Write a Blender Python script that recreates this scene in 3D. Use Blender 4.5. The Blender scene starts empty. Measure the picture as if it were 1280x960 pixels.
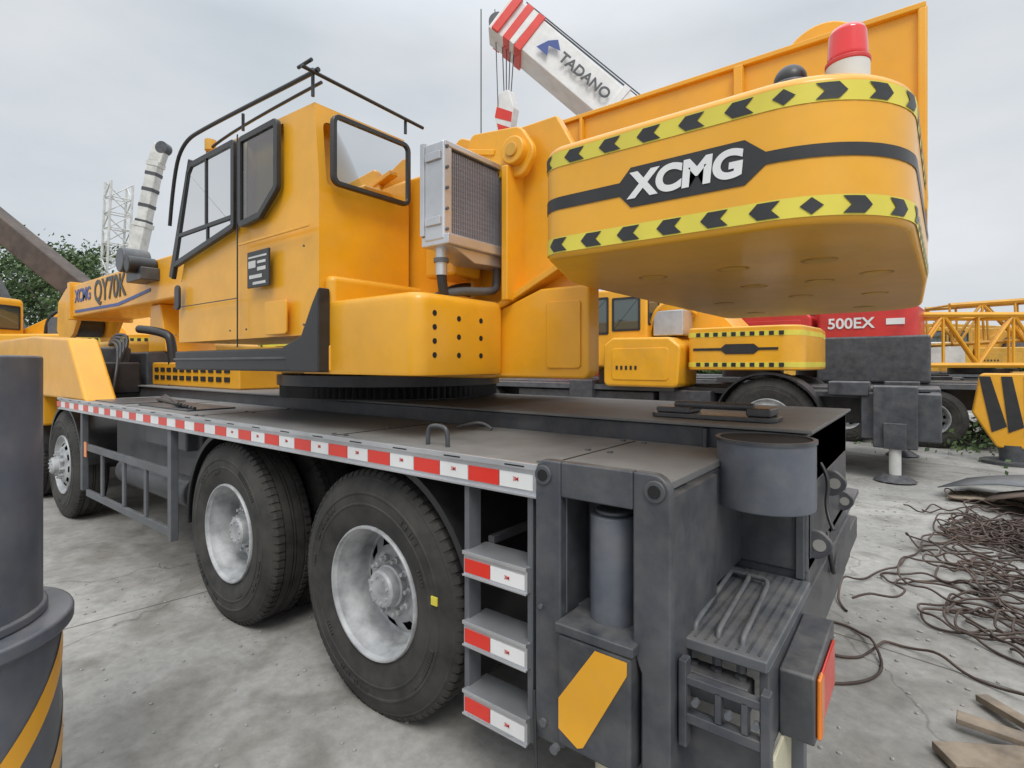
import bpy,bmesh,math,random
from mathutils import Vector,Matrix
random.seed(7)
S=bpy.context.scene
COL=S.collection
R=math.radians
# ---------------------------------------------------------------- materials
def nodes_of(name):
    m=bpy.data.materials.new(name); m.use_nodes=True
    nt=m.node_tree; b=nt.nodes['Principled BSDF']
    return m,nt,b
def N(nt,t,**k):
    n=nt.nodes.new(t)
    for a,v in k.items(): setattr(n,a,v)
    return n
def ramp(nt,src,p0,c0,p1,c1):
    r=N(nt,'ShaderNodeValToRGB'); e=r.color_ramp.elements
    e[0].position=p0; e[0].color=c0; e[1].position=p1; e[1].color=c1
    nt.links.new(src,r.inputs[0]); return r
def paint(name,col,rough=.4,var=.12,dust=.25,coat=.25,metal=0,nscale=2.5,dustcol=(.33,.31,.27),bump=0,bscale=60,ior=1.5,dn=9,dlo=.35,vmin=.12):
    m,nt,b=nodes_of(name); L=nt.links
    tc=N(nt,'ShaderNodeTexCoord')
    n1=N(nt,'ShaderNodeTexNoise'); n1.inputs['Scale'].default_value=nscale; n1.inputs['Detail'].default_value=4; n1.inputs['Roughness'].default_value=.6
    L.new(tc.outputs['Object'],n1.inputs['Vector'])
    d=tuple(c*(1-var*2.2) for c in col)+(1,)
    l=tuple(min(1,c*(1+var*.5)) for c in col)+(1,)
    r1=ramp(nt,n1.outputs['Fac'],.3,d,.62,l)
    g=N(nt,'ShaderNodeNewGeometry'); s=N(nt,'ShaderNodeSeparateXYZ'); L.new(g.outputs['Normal'],s.inputs[0])
    n2=N(nt,'ShaderNodeTexNoise'); n2.inputs['Scale'].default_value=dn; n2.inputs['Detail'].default_value=5; n2.inputs['Roughness'].default_value=.65
    L.new(tc.outputs['Object'],n2.inputs['Vector'])
    mr=N(nt,'ShaderNodeMapRange'); mr.inputs[1].default_value=-.3; mr.inputs[2].default_value=1; mr.inputs[3].default_value=vmin; mr.inputs[4].default_value=1
    L.new(s.outputs['Z'],mr.inputs[0])
    r2=ramp(nt,n2.outputs['Fac'],dlo,(0,0,0,1),.75,(1,1,1,1))
    mu=N(nt,'ShaderNodeMath',operation='MULTIPLY'); L.new(mr.outputs[0],mu.inputs[0]); L.new(r2.outputs[0],mu.inputs[1])
    mu2=N(nt,'ShaderNodeMath',operation='MULTIPLY'); L.new(mu.outputs[0],mu2.inputs[0]); mu2.inputs[1].default_value=dust
    mx=N(nt,'ShaderNodeMix',data_type='RGBA'); L.new(mu2.outputs[0],mx.inputs[0]); L.new(r1.outputs[0],mx.inputs[6]); mx.inputs[7].default_value=dustcol+(1,)
    L.new(mx.outputs[2],b.inputs['Base Color'])
    rr=N(nt,'ShaderNodeMapRange'); rr.inputs[3].default_value=rough*.7; rr.inputs[4].default_value=min(1,rough*1.45)
    L.new(n2.outputs['Fac'],rr.inputs[0]); L.new(rr.outputs[0],b.inputs['Roughness'])
    b.inputs['Metallic'].default_value=metal; b.inputs['Coat Weight'].default_value=coat; b.inputs['Coat Roughness'].default_value=.12
    b.inputs['IOR'].default_value=ior
    if bump:
        n3=N(nt,'ShaderNodeTexNoise'); n3.inputs['Scale'].default_value=bscale; n3.inputs['Detail'].default_value=2
        L.new(tc.outputs['Object'],n3.inputs['Vector'])
        bp=N(nt,'ShaderNodeBump'); bp.inputs['Strength'].default_value=min(1,bump*10); bp.inputs['Distance'].default_value=.002
        L.new(n3.outputs['Fac'],bp.inputs['Height']); L.new(bp.outputs[0],b.inputs['Normal'])
    return m
YEL=paint('yellow_paint',(.84,.395,.012),.38,.06,.14,.35,bump=.02,bscale=7,vmin=.3)
YEL2=paint('yellow_paint_old',(.68,.36,.04),.5,.15,.4,0)
YELD=paint('yellow_paint_worn',(.50,.27,.05),.6,.25,.3,0,nscale=20)
HAZ=paint('lime_band',(.74,.63,.07),.45,.08,.1,.1)
GRY=paint('dark_grey_paint',(.053,.058,.070),.42,.18,.4,.15,vmin=.3)
GRY2=paint('mid_grey_paint',(.10,.107,.12),.5,.15,.4,.1)
GRYL=paint('blue_grey_paint',(.10,.112,.14),.42,.16,.4,.15,vmin=.35)
DECK=paint('deck_plate',(.155,.158,.16),.6,.10,.6,0,dustcol=(.32,.315,.295),bump=.06,bscale=110,dn=3.2,dlo=.2)
BLK=paint('black_paint',(.02,.02,.022),.4,.1,.12,.1)
RUB=paint('rubber',(.026,.025,.024),.82,.25,.40,0,dustcol=(.17,.155,.13),bump=.05,bscale=90,vmin=.55,dn=5)
ALU=paint('aluminium',(.62,.63,.65),.38,.1,.2,0,metal=.75)
GALV=paint('galvanised_rim',(.50,.51,.52),.55,.22,.3,0,metal=.35,nscale=9,dustcol=(.30,.28,.25),vmin=.6)
WHT=paint('white_paint',(.78,.78,.77),.45,.06,.15,.1)
WHTO=paint('white_paint_old',(.66,.66,.63),.5,.12,.25,0)
RED=paint('red_paint',(.60,.03,.025),.4,.1,.12,.2)
REDT=paint('red_tape',(.72,.035,.02),.3,.05,.08,.3)
RUST=paint('rusty_steel',(.10,.06,.042),.85,.3,.3,0)
WIRE=paint('old_wire_rope',(.075,.045,.034),.8,.3,.2,0)
BRN=paint('brown_boom',(.085,.058,.046),.6,.25,.3,0)
WOOD=paint('wood',(.30,.235,.17),.85,.25,.3,0,nscale=6,bump=.1)
BLU=paint('blue_paint',(.03,.07,.28),.4,.05,.05,.1)
AMB=paint('amber_lens',(.85,.22,.01),.2,.05,.05,.5)
CREAM=paint('jack_rod',(.62,.58,.42),.4,.1,.2,0)
CON=paint('concrete_old',(.34,.33,.31),.85,.1,.1,0)
BEAC=paint('beacon_lens',(.80,.02,.02),.12,.03,.02,1.0)
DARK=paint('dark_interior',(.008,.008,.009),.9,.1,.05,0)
FIN=paint('radiator_fin',(.34,.32,.34),.5,.1,.1,0,metal=.4)
SEAT=paint('seat_fabric',(.04,.04,.045),.9,.1,.05,0)
LINER=paint('cab_liner',(.11,.115,.115),.8,.1,.05,0)
m,nt,b=nodes_of('window_glass_tinted'); b.inputs['Base Color'].default_value=(.055,.075,.07,1); b.inputs['Roughness'].default_value=.03; b.inputs['IOR'].default_value=2.0
GLS=m
m=bpy.data.materials.new('window_glass'); m.use_nodes=True; nt=m.node_tree; nt.nodes.remove(nt.nodes['Principled BSDF']); L=nt.links
tr_=N(nt,'ShaderNodeBsdfTransparent'); tr_.inputs[0].default_value=(.50,.62,.58,1)
gl_=N(nt,'ShaderNodeBsdfGlossy'); gl_.inputs['Roughness'].default_value=.02
fr_=N(nt,'ShaderNodeFresnel'); fr_.inputs[0].default_value=1.55
ad_=N(nt,'ShaderNodeMath',operation='ADD'); ad_.inputs[1].default_value=.14; L.new(fr_.outputs[0],ad_.inputs[0])
ms_=N(nt,'ShaderNodeMixShader'); L.new(ad_.outputs[0],ms_.inputs[0]); L.new(tr_.outputs[0],ms_.inputs[1]); L.new(gl_.outputs[0],ms_.inputs[2]); L.new(ms_.outputs[0],nt.nodes['Material Output'].inputs[0])
CGL=m
# ---------------------------------------------------------------- helpers
def empty(name,parent=None,loc=(0,0,0),rz=0):
    e=bpy.data.objects.new(name,None); COL.objects.link(e); e.location=loc; e.rotation_euler=(0,0,rz); e.empty_display_size=.3
    if parent: e.parent=parent
    return e
CUR=[None]
def addmesh(name,me,mat,parent=None):
    o=bpy.data.objects.new(name,me); COL.objects.link(o)
    if mat is not None and not me.materials: me.materials.append(mat)
    p=parent if parent is not None else CUR[0]
    if p: o.parent=p
    return o
def finish(bm,name,mat,bevel=0,seg=2,parent=None,ang=32):
    bmesh.ops.recalc_face_normals(bm,faces=bm.faces)
    me=bpy.data.meshes.new(name); bm.to_mesh(me); bm.free()
    me.polygons.foreach_set('use_smooth',[True]*len(me.polygons))
    me.set_sharp_from_angle(angle=R(ang))
    o=addmesh(name,me,mat,parent)
    if bevel:
        md=o.modifiers.new('bevel','BEVEL'); md.width=bevel; md.segments=seg; md.limit_method='ANGLE'; md.angle_limit=R(ang); md.harden_normals=True
    return o
def box(name,x0,x1,y0,y1,z0,z1,mat,bevel=.006,seg=2,parent=None):
    bm=bmesh.new(); bmesh.ops.create_cube(bm,size=1)
    for v in bm.verts:
        v.co=Vector(((x0+x1)/2+v.co.x*(x1-x0),(y0+y1)/2+v.co.y*(y1-y0),(z0+z1)/2+v.co.z*(z1-z0)))
    return finish(bm,name,mat,bevel,seg,parent)
def boxes(name,lst,mat,bevel=.003,parent=None):
    bm=bmesh.new()
    for (x0,x1,y0,y1,z0,z1) in lst:
        r=bmesh.ops.create_cube(bm,size=1)
        for v in r['verts']:
            v.co=Vector(((x0+x1)/2+v.co.x*(x1-x0),(y0+y1)/2+v.co.y*(y1-y0),(z0+z1)/2+v.co.z*(z1-z0)))
    return finish(bm,name,mat,bevel,1,parent)
def P3(axis,p,a):
    if axis=='y': return Vector((p[0],a,p[1]))
    if axis=='z': return Vector((p[0],p[1],a))
    return Vector((a,p[0],p[1]))
def prism(name,pts,axis,a,b,mat,bevel=.006,seg=2,parent=None,ang=32):
    bm=bmesh.new()
    A=[bm.verts.new(P3(axis,p,a)) for p in pts]; B=[bm.verts.new(P3(axis,p,b)) for p in pts]
    bm.faces.new(A); bm.faces.new(B[::-1]); n=len(pts)
    for i in range(n): bm.faces.new((A[i],A[(i+1)%n],B[(i+1)%n],B[i]))
    return finish(bm,name,mat,bevel,seg,parent,ang)
def rpoly(pts,r,seg=5):
    out=[]; n=len(pts); rs=r if isinstance(r,(list,tuple)) else [r]*n
    for i in range(n):
        p=Vector(pts[i]); a=Vector(pts[i-1])-p; c=Vector(pts[(i+1)%n])-p; ri=rs[i]
        if ri<=0: out.append(tuple(p)); continue
        la,lc=a.length,c.length; a.normalize(); c.normalize()
        th=a.angle(c)
        t=min(ri/math.tan(th/2),la*.49,lc*.49); rr=t*math.tan(th/2)
        bis=(a+c).normalized(); cen=p+bis*(rr/math.sin(th/2))
        s=p+a*t-cen; e=p+c*t-cen
        a0=math.atan2(s.y,s.x); a1=math.atan2(e.y,e.x); da=(a1-a0+math.pi)%(2*math.pi)-math.pi
        for k in range(seg+1):
            q=a0+da*k/seg; out.append((cen.x+math.cos(q)*rr,cen.y+math.sin(q)*rr))
    return out
def offset(pts,d):
    """inward polygon offset (negative d = outward)"""
    n=len(pts); ar=sum(pts[i][0]*pts[(i+1)%n][1]-pts[(i+1)%n][0]*pts[i][1] for i in range(n)); sg=1 if ar>0 else -1
    out=[]
    for i in range(n):
        p=Vector(pts[i]); e1=(p-Vector(pts[i-1])).normalized(); e2=(Vector(pts[(i+1)%n])-p).normalized()
        n1=Vector((-e1.y,e1.x))*sg; n2=Vector((-e2.y,e2.x))*sg
        m_=(n1+n2).normalized(); out.append(tuple(p+m_*(d/max(.35,m_.dot(n1)))))
    return out
def frame(p0,p1):
    d=(Vector(p1)-Vector(p0)); L=d.length; d.normalize()
    up=Vector((0,0,1)) if abs(d.z)<.95 else Vector((1,0,0))
    s=d.cross(up).normalized(); u=s.cross(d).normalized()
    return d,s,u,L
def cyl(name,p0,p1,r,mat,seg=24,r2=None,bevel=0,parent=None):
    d,s,u,L=frame(p0,p1); r2=r if r2 is None else r2; bm=bmesh.new(); A=[];B=[]
    for i in range(seg):
        q=2*math.pi*i/seg; o=s*math.cos(q)+u*math.sin(q)
        A.append(bm.verts.new(Vector(p0)+o*r)); B.append(bm.verts.new(Vector(p1)+o*r2))
    bm.faces.new(A[::-1]); bm.faces.new(B)
    for i in range(seg): bm.faces.new((A[i],A[(i+1)%seg],B[(i+1)%seg],B[i]))
    return finish(bm,name,mat,bevel,2,parent)
def cyls(name,lst,mat,seg=12,parent=None):
    bm=bmesh.new()
    for (p0,p1,r) in lst:
        d,s,u,L=frame(p0,p1); A=[];B=[]
        for i in range(seg):
            q=2*math.pi*i/seg; o=s*math.cos(q)+u*math.sin(q)
            A.append(bm.verts.new(Vector(p0)+o*r)); B.append(bm.verts.new(Vector(p1)+o*r))
        bm.faces.new(A[::-1]); bm.faces.new(B)
        for i in range(seg): bm.faces.new((A[i],A[(i+1)%seg],B[(i+1)%seg],B[i]))
    return finish(bm,name,mat,0,1,parent)
def obox(name,p0,p1,w,h,mat,bevel=.01,parent=None,w2=None,h2=None):
    d,s,u,L=frame(p0,p1); w2=w if w2 is None else w2; h2=h if h2 is None else h2; bm=bmesh.new()
    A=[bm.verts.new(Vector(p0)+s*a*w/2+u*b*h/2) for a,b in((-1,-1),(1,-1),(1,1),(-1,1))]
    B=[bm.verts.new(Vector(p1)+s*a*w2/2+u*b*h2/2) for a,b in((-1,-1),(1,-1),(1,1),(-1,1))]
    bm.faces.new(A); bm.faces.new(B[::-1])
    for i in range(4): bm.faces.new((A[i],A[(i+1)%4],B[(i+1)%4],B[i]))
    return finish(bm,name,mat,bevel,2,parent)
def tube(name,pts,r,mat,parent=None,smooth=True,cyc=False,res=3):
    cu=bpy.data.curves.new(name,'CURVE'); cu.dimensions='3D'; cu.bevel_depth=r; cu.bevel_resolution=res; cu.use_fill_caps=True
    sp=cu.splines.new('NURBS' if smooth else 'POLY'); sp.points.add(len(pts)-1)
    for i,p in enumerate(pts): sp.points[i].co=(*p,1)
    sp.use_cyclic_u=cyc
    if smooth: sp.order_u=3; sp.use_endpoint_u=not cyc; sp.resolution_u=5
    cu.materials.append(mat)
    o=bpy.data.objects.new(name,cu); COL.objects.link(o)
    p=parent if parent is not None else CUR[0]
    if p: o.parent=p
    return o
def revolve(name,prof,c,mat,seg=64,parent=None,ang=30):
    bm=bmesh.new(); rows=[]
    for i in range(seg):
        q=2*math.pi*i/seg
        rows.append([bm.verts.new((c[0]+r*math.cos(q),c[1]+h,c[2]+r*math.sin(q))) for r,h in prof])
    for i in range(seg):
        a=rows[i]; b2=rows[(i+1)%seg]
        for j in range(len(prof)-1): bm.faces.new((a[j],a[j+1],b2[j+1],b2[j]))
    return finish(bm,name,mat,0,1,parent,ang)
def text(name,body,loc,rot,size,mat,bold=.0,ext=.002,sx=1,shear=0,parent=None,align='CENTER'):
    cu=bpy.data.curves.new(name,'FONT'); cu.body=body; cu.size=size; cu.extrude=ext; cu.offset=bold; cu.align_x=align; cu.align_y='CENTER'; cu.shear=shear
    cu.materials.append(mat); o=bpy.data.objects.new(name,cu); COL.objects.link(o); o.location=loc; o.rotation_euler=rot; o.scale=(sx,1,1)
    p=parent if parent is not None else CUR[0]
    if p: o.parent=p
    return o
FACE_Y=(R(90),0,0)
def window(name,pts,axis,pos,sgn,w=.02,proud=.014,fm=None,gm=None,rad=.03,parent=None):
    o_=rpoly(pts,rad,4); i_=offset(o_,w); n=len(o_); bm=bmesh.new()
    f0=pos-sgn*.012; f1=pos+sgn*proud
    V=[[bm.verts.new(P3(axis,p,a)) for p in q] for q,a in((o_,f0),(o_,f1-sgn*.003),(offset(o_,.003),f1),(i_,f1),(i_,f0))]
    for a,c in zip(V,V[1:]+V[:1]):
        for i in range(n): bm.faces.new((a[i],a[(i+1)%n],c[(i+1)%n],c[i]))
    finish(bm,name+'_frame',fm or BLK,0,1,parent)
    bm=bmesh.new(); bm.faces.new([bm.verts.new(P3(axis,p,pos+sgn*.004)) for p in offset(o_,w-.002)])
    finish(bm,name+'_glass',gm or GLS,0,1,parent)
def carve(o,cutters,mat,ang=30):
    """apply boolean cuts for real, then delete the cutters"""
    for md in o.modifiers:
        if md.type=='BEVEL': md.harden_normals=False
    for c in cutters:
        md=o.modifiers.new('b','BOOLEAN'); md.operation='DIFFERENCE'; md.object=c; md.solver='EXACT'
    bpy.context.view_layer.update()
    dg=bpy.context.evaluated_depsgraph_get(); me=bpy.data.meshes.new_from_object(o.evaluated_get(dg))
    o.modifiers.clear()
    bm=bmesh.new(); bm.from_mesh(me)
    for f in bm.faces: f.material_index=0; f.smooth=True
    m2=bpy.data.meshes.new(o.name); bm.to_mesh(m2); bm.free()
    m2.materials.append(mat); m2.set_sharp_from_angle(angle=R(ang)); o.data=m2
    md=o.modifiers.new('wn','WEIGHTED_NORMAL'); md.keep_sharp=True; md.weight=100
    for c in cutters: bpy.data.objects.remove(c,do_unlink=True)
# ---------------------------------------------------------------- wheels
TW=.30
def tyre_mesh(Ro=.555,Ri=.285,seg=96):
    pr=[(Ri,.05),(Ri+.012,.028),(Ri+.03,.022),(.36,.006),(.40,.001),(.404,-.002),(.410,-.002),(.414,.001),(.45,.002),(.455,-.001),(.462,-.001),(.467,.004),(.50,.012),(.522,.024),(.527,.024),(.535,.030),(.546,.040)]
    ribs=[.042,.085,.093,.137,.145,.155,.163,.207,.215,.258]
    top=[(.552,ribs[0])]
    for a in range(1,9,2):
        top+=[(.557,ribs[a]-.001),(.545,ribs[a]+.001),(.545,ribs[a+1]-.001),(.557,ribs[a+1]+.001)]
    top.append((.552,ribs[9]))
    pr2=[(r,TW-h) for r,h in reversed(pr)]
    prof=pr+top+pr2
    bm=bmesh.new(); rows=[]
    for i in range(seg):
        q=2*math.pi*i/seg; rows.append([bm.verts.new((r*math.cos(q),h,r*math.sin(q))) for r,h in prof])
    for i in range(seg):
        a=rows[i];b2=rows[(i+1)%seg]
        for j in range(len(prof)-1): bm.faces.new((a[j],a[j+1],b2[j+1],b2[j]))
    n=76
    for i in range(n):
        for side in (0,1):
            q=2*math.pi*(i+.5*side)/n; dq=.027
            vs=[]
            M=(lambda h:h) if side==0 else (lambda h:TW-h)
            for (qq) in (q-dq,q+dq):
                for (rr,hh) in ((.536,.028),(.552,.036),(.5615,.048),(.5625,.083),(.54,.083)):
                    vs.append(bm.verts.new((rr*math.cos(qq),M(hh),rr*math.sin(qq))))
            a=vs[:5]; b3=vs[5:]
            bm.faces.new(a); bm.faces.new(b3[::-1])
            for j in range(5): bm.faces.new((a[j],a[(j+1)%5],b3[(j+1)%5],b3[j]))
    for a0,a1,r0,r1 in((.4,.95,.425,.447),(1.1,1.25,.425,.447),(2.4,2.9,.425,.447),(3.6,4.2,.425,.447),(5.2,5.5,.425,.447),(1.9,2.1,.375,.392),(4.8,5.0,.375,.392)):
        k=int((a1-a0)/.035)
        for i in range(k):
            if random.random()<.2: continue
            q0=a0+(a1-a0)*i/k; q1=q0+(a1-a0)/k*.65
            g=[bm.verts.new((rr*math.cos(q),-.0035,rr*math.sin(q))) for rr,q in((r0,q0),(r1,q0),(r1,q1),(r0,q1))]
            g2=[bm.verts.new((v.co.x,.006,v.co.z)) for v in g]
            bm.faces.new(g)
            for j in range(4): bm.faces.new((g[j],g[(j+1)%4],g2[(j+1)%4],g2[j]))
    bmesh.ops.recalc_face_normals(bm,faces=bm.faces)
    me=bpy.data.meshes.new('tyre'); bm.to_mesh(me); bm.free()
    me.polygons.foreach_set('use_smooth',[True]*len(me.polygons)); me.set_sharp_from_angle(angle=R(28)); me.materials.append(RUB)
    return me
def rim_mesh(deep=True,seg=60):
    Rr=.305
    bm=bmesh.new()
    if deep:
        allp=[(Rr-.012,.05),(Rr,.03),(Rr,.018),(Rr-.005,.010),(Rr-.012,.010),(Rr-.017,.026),(Rr-.022,.030),(Rr-.028,.07),(Rr-.038,.085),(Rr-.041,.16),(Rr-.046,.205),(.245,.208),(.238,.200),(.226,.19),(.183,.165),(.165,.155),(.155,.150),(.09,.150)]
        hj=13
    else:
        allp=[(Rr-.012,.05),(Rr,.03),(Rr,.018),(Rr-.005,.010),(Rr-.012,.010),(Rr-.022,.035),(Rr-.04,.05),(.245,.05),(.235,.045),(.222,.04),(.187,.02),(.17,.012),(.155,.008),(.09,.008)]
        hj=9
    rows=[]
    for i in range(seg):
        q=2*math.pi*i/seg; rows.append([bm.verts.new((r*math.cos(q),h,r*math.sin(q))) for r,h in allp])
    for i in range(seg):
        a=rows[i];b2=rows[(i+1)%seg]
        for j in range(len(allp)-1):
            if j==hj and i%6 in(0,1,2): continue
            bm.faces.new((a[j],a[j+1],b2[j+1],b2[j]))
    hd=allp[-1][1]
    def rev(pr,cx=0,cz=0,sg=24):
        rw=[]
        for i in range(sg):
            q=2*math.pi*i/sg; rw.append([bm.verts.new((cx+r*math.cos(q),h,cz+r*math.sin(q))) for r,h in pr])
        for i in range(sg):
            for j in range(len(pr)-1): bm.faces.new((rw[i][j],rw[i][j+1],rw[(i+1)%sg][j+1],rw[(i+1)%sg][j]))
        bm.faces.new([r[-1] for r in rw])
    rev([(.098,hd+.01),(.098,hd-.03),(.09,hd-.036),(.085,hd-.075),(.075,hd-.085),(.03,hd-.088)],sg=32)
    for i in range(10):
        q=2*math.pi*i/10+.1; rev([(.017,hd+.01),(.017,hd-.022),(.010,hd-.026),(.010,hd-.045)],.128*math.cos(q),.128*math.sin(q),6)
    for i in range(8):
        q=2*math.pi*i/8; rev([(.007,hd-.08),(.007,hd-.095)],.06*math.cos(q),.06*math.sin(q),6)
    bmesh.ops.recalc_face_normals(bm,faces=bm.faces)
    me=bpy.data.meshes.new('rim'); bm.to_mesh(me); bm.free()
    me.polygons.foreach_set('use_smooth',[True]*len(me.polygons)); me.set_sharp_from_angle(angle=R(35)); me.materials.append(GALV)
    return me
TY=tyre_mesh(); RIMD=rim_mesh(True); RIMF=rim_mesh(False)
def wheel(x,y,z,parent,dual=True,flip=False,s=1,rot=0):
    for k,yy in enumerate([0]+([.34] if dual else [])):
        o=addmesh('tyre',TY,None,parent); o.location=(x,y+(-yy if flip else yy),z); o.rotation_euler=(0,rot+k*.3,math.pi if flip else 0); o.scale=(s,1,s)
    o=addmesh('rim',RIMD if dual else RIMF,None,parent); o.location=(x,y,z); o.rotation_euler=(0,rot,math.pi if flip else 0); o.scale=(s,1,s)
    cyl('brake_drum',(x,y+(-.235 if flip else .235),z),(x,y+(-.30 if flip else .30),z),.27*s,DARK,32,parent=parent)
# ================================================================= MAIN CRANE
MC=empty('truck_crane'); CUR[0]=MC
WZ=.548; WX=(-2.02,-3.44,-7.15,-8.6)
box('chassis_frame',-10.2,-.36,2.3,3.5,.8,1.335,GRY,.01)
box('frame_cap_plate',-10.0,-.34,2.27,3.53,1.337,1.35,DECK,.003)
box('near_deck_plate',-6.6,-.60,1.5,2.295,1.225,1.25,DECK,.003)
box('far_deck_plate',-6.6,-.60,3.505,4.24,1.225,1.25,DECK,.003)
boxes('deck_seams',[(x,x+.006,1.52,2.26,1.25,1.2525) for x in(-1.05,-2.3,-3.9,-5.2)],BLK,0)
boxes('deck_bolts',[(x,x+.018,y,y+.018,1.25,1.256) for x in(-1.0,-1.1,-2.25,-2.35,-3.85,-3.95) for y in(1.56,1.9,2.22)],GRY2,0)
box('side_rail',-7.0,-1.03,1.485,1.505,1.15,1.258,ALU,.003)
boxes('side_rail_lips',[(-7.0,-1.03,1.472,1.488,1.24,1.262),(-7.0,-1.03,1.472,1.488,1.146,1.156)],ALU,.002)
reds=[];whs=[];x=-1.06
while x>-6.9:
    whs.append((x-.145,x,1.4815,1.4845,1.168,1.222)); x-=.15
    reds.append((x-.145,x,1.4812,1.4845,1.168,1.222)); x-=.15
boxes('white_tape',whs,WHT,0); boxes('red_tape',reds,REDT,0)
for i,w in enumerate(whs[:8]):
    text('tape_mark','3M',((w[0]+w[1])/2,1.4805,1.20),FACE_Y,.020,RED,.0003,.0004)
boxes('rail_slots',[(w[0]+.03,w[1]-.03,1.4708,1.476,1.247,1.252) for w in whs],DARK,0)
for xx in WX[:2]: wheel(xx,1.53,WZ,MC,True,rot=.2+xx); wheel(xx,4.22,WZ,MC,True,True)
for xx in WX[2:]: wheel(xx,1.53,WZ,MC,False,rot=.3); wheel(xx,4.22,WZ,MC,False,True)
for xx in WX:
    cyl('axle',(xx,1.8,WZ),(xx,4.0,WZ),.09,GRY,16)
    cyl('differential',(xx,2.7,WZ),(xx,3.1,WZ),.2,GRY,20)
box('tyre_sticker',-1.60,-1.565,1.522,1.529,.62,.655,HAZ,.001)
def fender(cx,a0,a1,r=.64,y0=1.56,y1=2.18,wz=None):
    wz=WZ if wz is None else wz
    bm=bmesh.new(); n=24; rows=[]
    for i in range(n+1):
        q=R(a0+(a1-a0)*i/n)
        rows.append([bm.verts.new((cx+rr*math.cos(q),yy,wz+rr*math.sin(q))) for rr,yy in((r-.03,y0),(r,y0),(r,y1),(r-.012,y1),(r-.012,y0+.012),(r-.03,y0+.012))])
    for i in range(n):
        for j in range(6): bm.faces.new((rows[i][j],rows[i][(j+1)%6],rows[i+1][(j+1)%6],rows[i+1][j]))
    finish(bm,'mudguard',BLK,0)
fender(-2.02,-18,92); fender(-3.44,88,185)
for xx in WX[2:]: fender(xx,5,175,.62)
box('mudguard_bridge',-3.4,-2.02,1.57,2.2,1.177,1.188,BLK,.002)
boxes('mudguard_bracket',[(-1.36,-1.33,1.6,2.3,.9,.93)],GRY)
box('under_tank',-6.1,-4.25,1.72,2.35,.72,1.18,GRY,.03,3)
box('air_reservoir_box',-5.1,-4.3,1.64,2.2,.95,1.16,GRY2,.02)
cyl('air_tank',(-5.9,1.78,.62),(-4.4,1.78,.62),.13,GRY,28,bevel=.02)
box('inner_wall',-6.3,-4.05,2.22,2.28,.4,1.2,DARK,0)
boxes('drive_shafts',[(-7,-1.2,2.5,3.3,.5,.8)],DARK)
boxes('side_guard',[(-6.2,-4.2,1.50,1.53,.80,.86),(-6.15,-4.2,1.50,1.53,.38,.44),(-5.75,-5.70,1.505,1.525,.44,.80),(-5.2,-5.15,1.505,1.525,.44,.80),(-4.72,-4.67,1.505,1.525,.44,.80),(-4.22,-4.16,1.49,1.54,.36,1.15),(-6.28,-6.22,1.49,1.54,.42,1.15)],GRY2,.004)
boxes('amber_reflector',[(-6.19,-6.12,1.494,1.50,.74,.88)],AMB)
boxes('ladder_rails',[(-1.385,-1.36,1.49,1.56,.3,1.15),(-1.09,-1.065,1.49,1.56,.3,1.15)],GRY2,.003)
st=[];ts=[];tr=[];lp=[]
for z in(.86,.60,.345):
    st.append((-1.37,-1.075,1.47,1.60,z-.045,z+.045)); lp.append((-1.37,-1.075,1.462,1.475,z+.034,z+.047)); lp.append((-1.37,-1.075,1.462,1.475,z-.047,z-.040))
    tr.append((-1.36,-1.24,1.4665,1.4695,z-.032,z+.018)); ts.append((-1.235,-1.085,1.4667,1.4695,z-.032,z+.018))
    text('step_mark','3M',(-1.16,1.4655,z-.006),FACE_Y,.018,RED,.0003,.0004)
boxes('ladder_steps',st,ALU,.003); boxes('ladder_lips',lp,ALU,.001); boxes('ladder_red',tr,REDT,0); boxes('ladder_white',ts,WHT,0)
tube('rope_tail',[(-1.05,1.48,.5),(-1.02,1.44,.32),(-1.0,1.42,.26)],.006,BLK)
prism('outrigger_plate_left',rpoly([(-1.035,.36),(-.915,.36),(-.915,.70),(-.935,.76),(-.935,1.285),(-1.035,1.285)],[.02,.02,0,0,0,.04]),'y',1.46,1.50,GRY,.008)
prism('outrigger_plate_right',rpoly([(-.57,.20),(-.57,1.285),(-.685,1.285),(-.685,.76),(-.66,.70),(-.66,.20)],[.0,.07,0,0,0,.0]),'y',1.46,1.50,GRY,.008)
box('outrigger_plate_top',-.9355,-.6845,1.461,1.50,1.17,1.284,GRY,.006)
box('outrigger_pocket',-.95,-.67,1.66,2.2,.36,1.2,GRY,.01)
boxes('outrigger_pocket_sides',[(-1.03,-.95,1.5,1.9,.36,1.22),(-.67,-.575,1.5,1.9,.36,1.22)],GRY,.004)
box('rear_outrigger_beam',-1.02,-.60,1.68,4.24,.80,1.224,GRY,.01)
cyl('jack_cylinder',(-.80,1.57,.66),(-.80,1.57,1.12),.076,GRYL,36,bevel=.008)
cyl('jack_cap',(-.80,1.57,1.12),(-.80,1.57,1.135),.060,GRY,36,bevel=.006)
for xx in(-1.0,-.615):
    cyl('lug_boss',(xx,1.452,1.235),(xx,1.47,1.235),.032,GRY,24,bevel=.003); cyl('lug_hole',(xx,1.449,1.235),(xx,1.4525,1.235),.019,DARK,20)
box('jack_box',-.925,-.675,1.425,1.60,.40,.75,GRY,.012)
boxes('jack_box_rim',[(-.935,-.665,1.42,1.60,.752,.785)],GRY,.006)
prism('hazard_stripe',[(-.918,.455),(-.918,.55),(-.79,.738),(-.685,.738),(-.685,.70),(-.83,.43),(-.85,.42)],'y',1.4215,1.4245,YEL,0)
cyl('jack_rod',(-.79,1.53,.10),(-.79,1.53,.42),.05,CREAM,28)
cyl('jack_foot',(-.79,1.53,.06),(-.79,1.53,.12),.12,GRY,28,bevel=.01)
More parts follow.
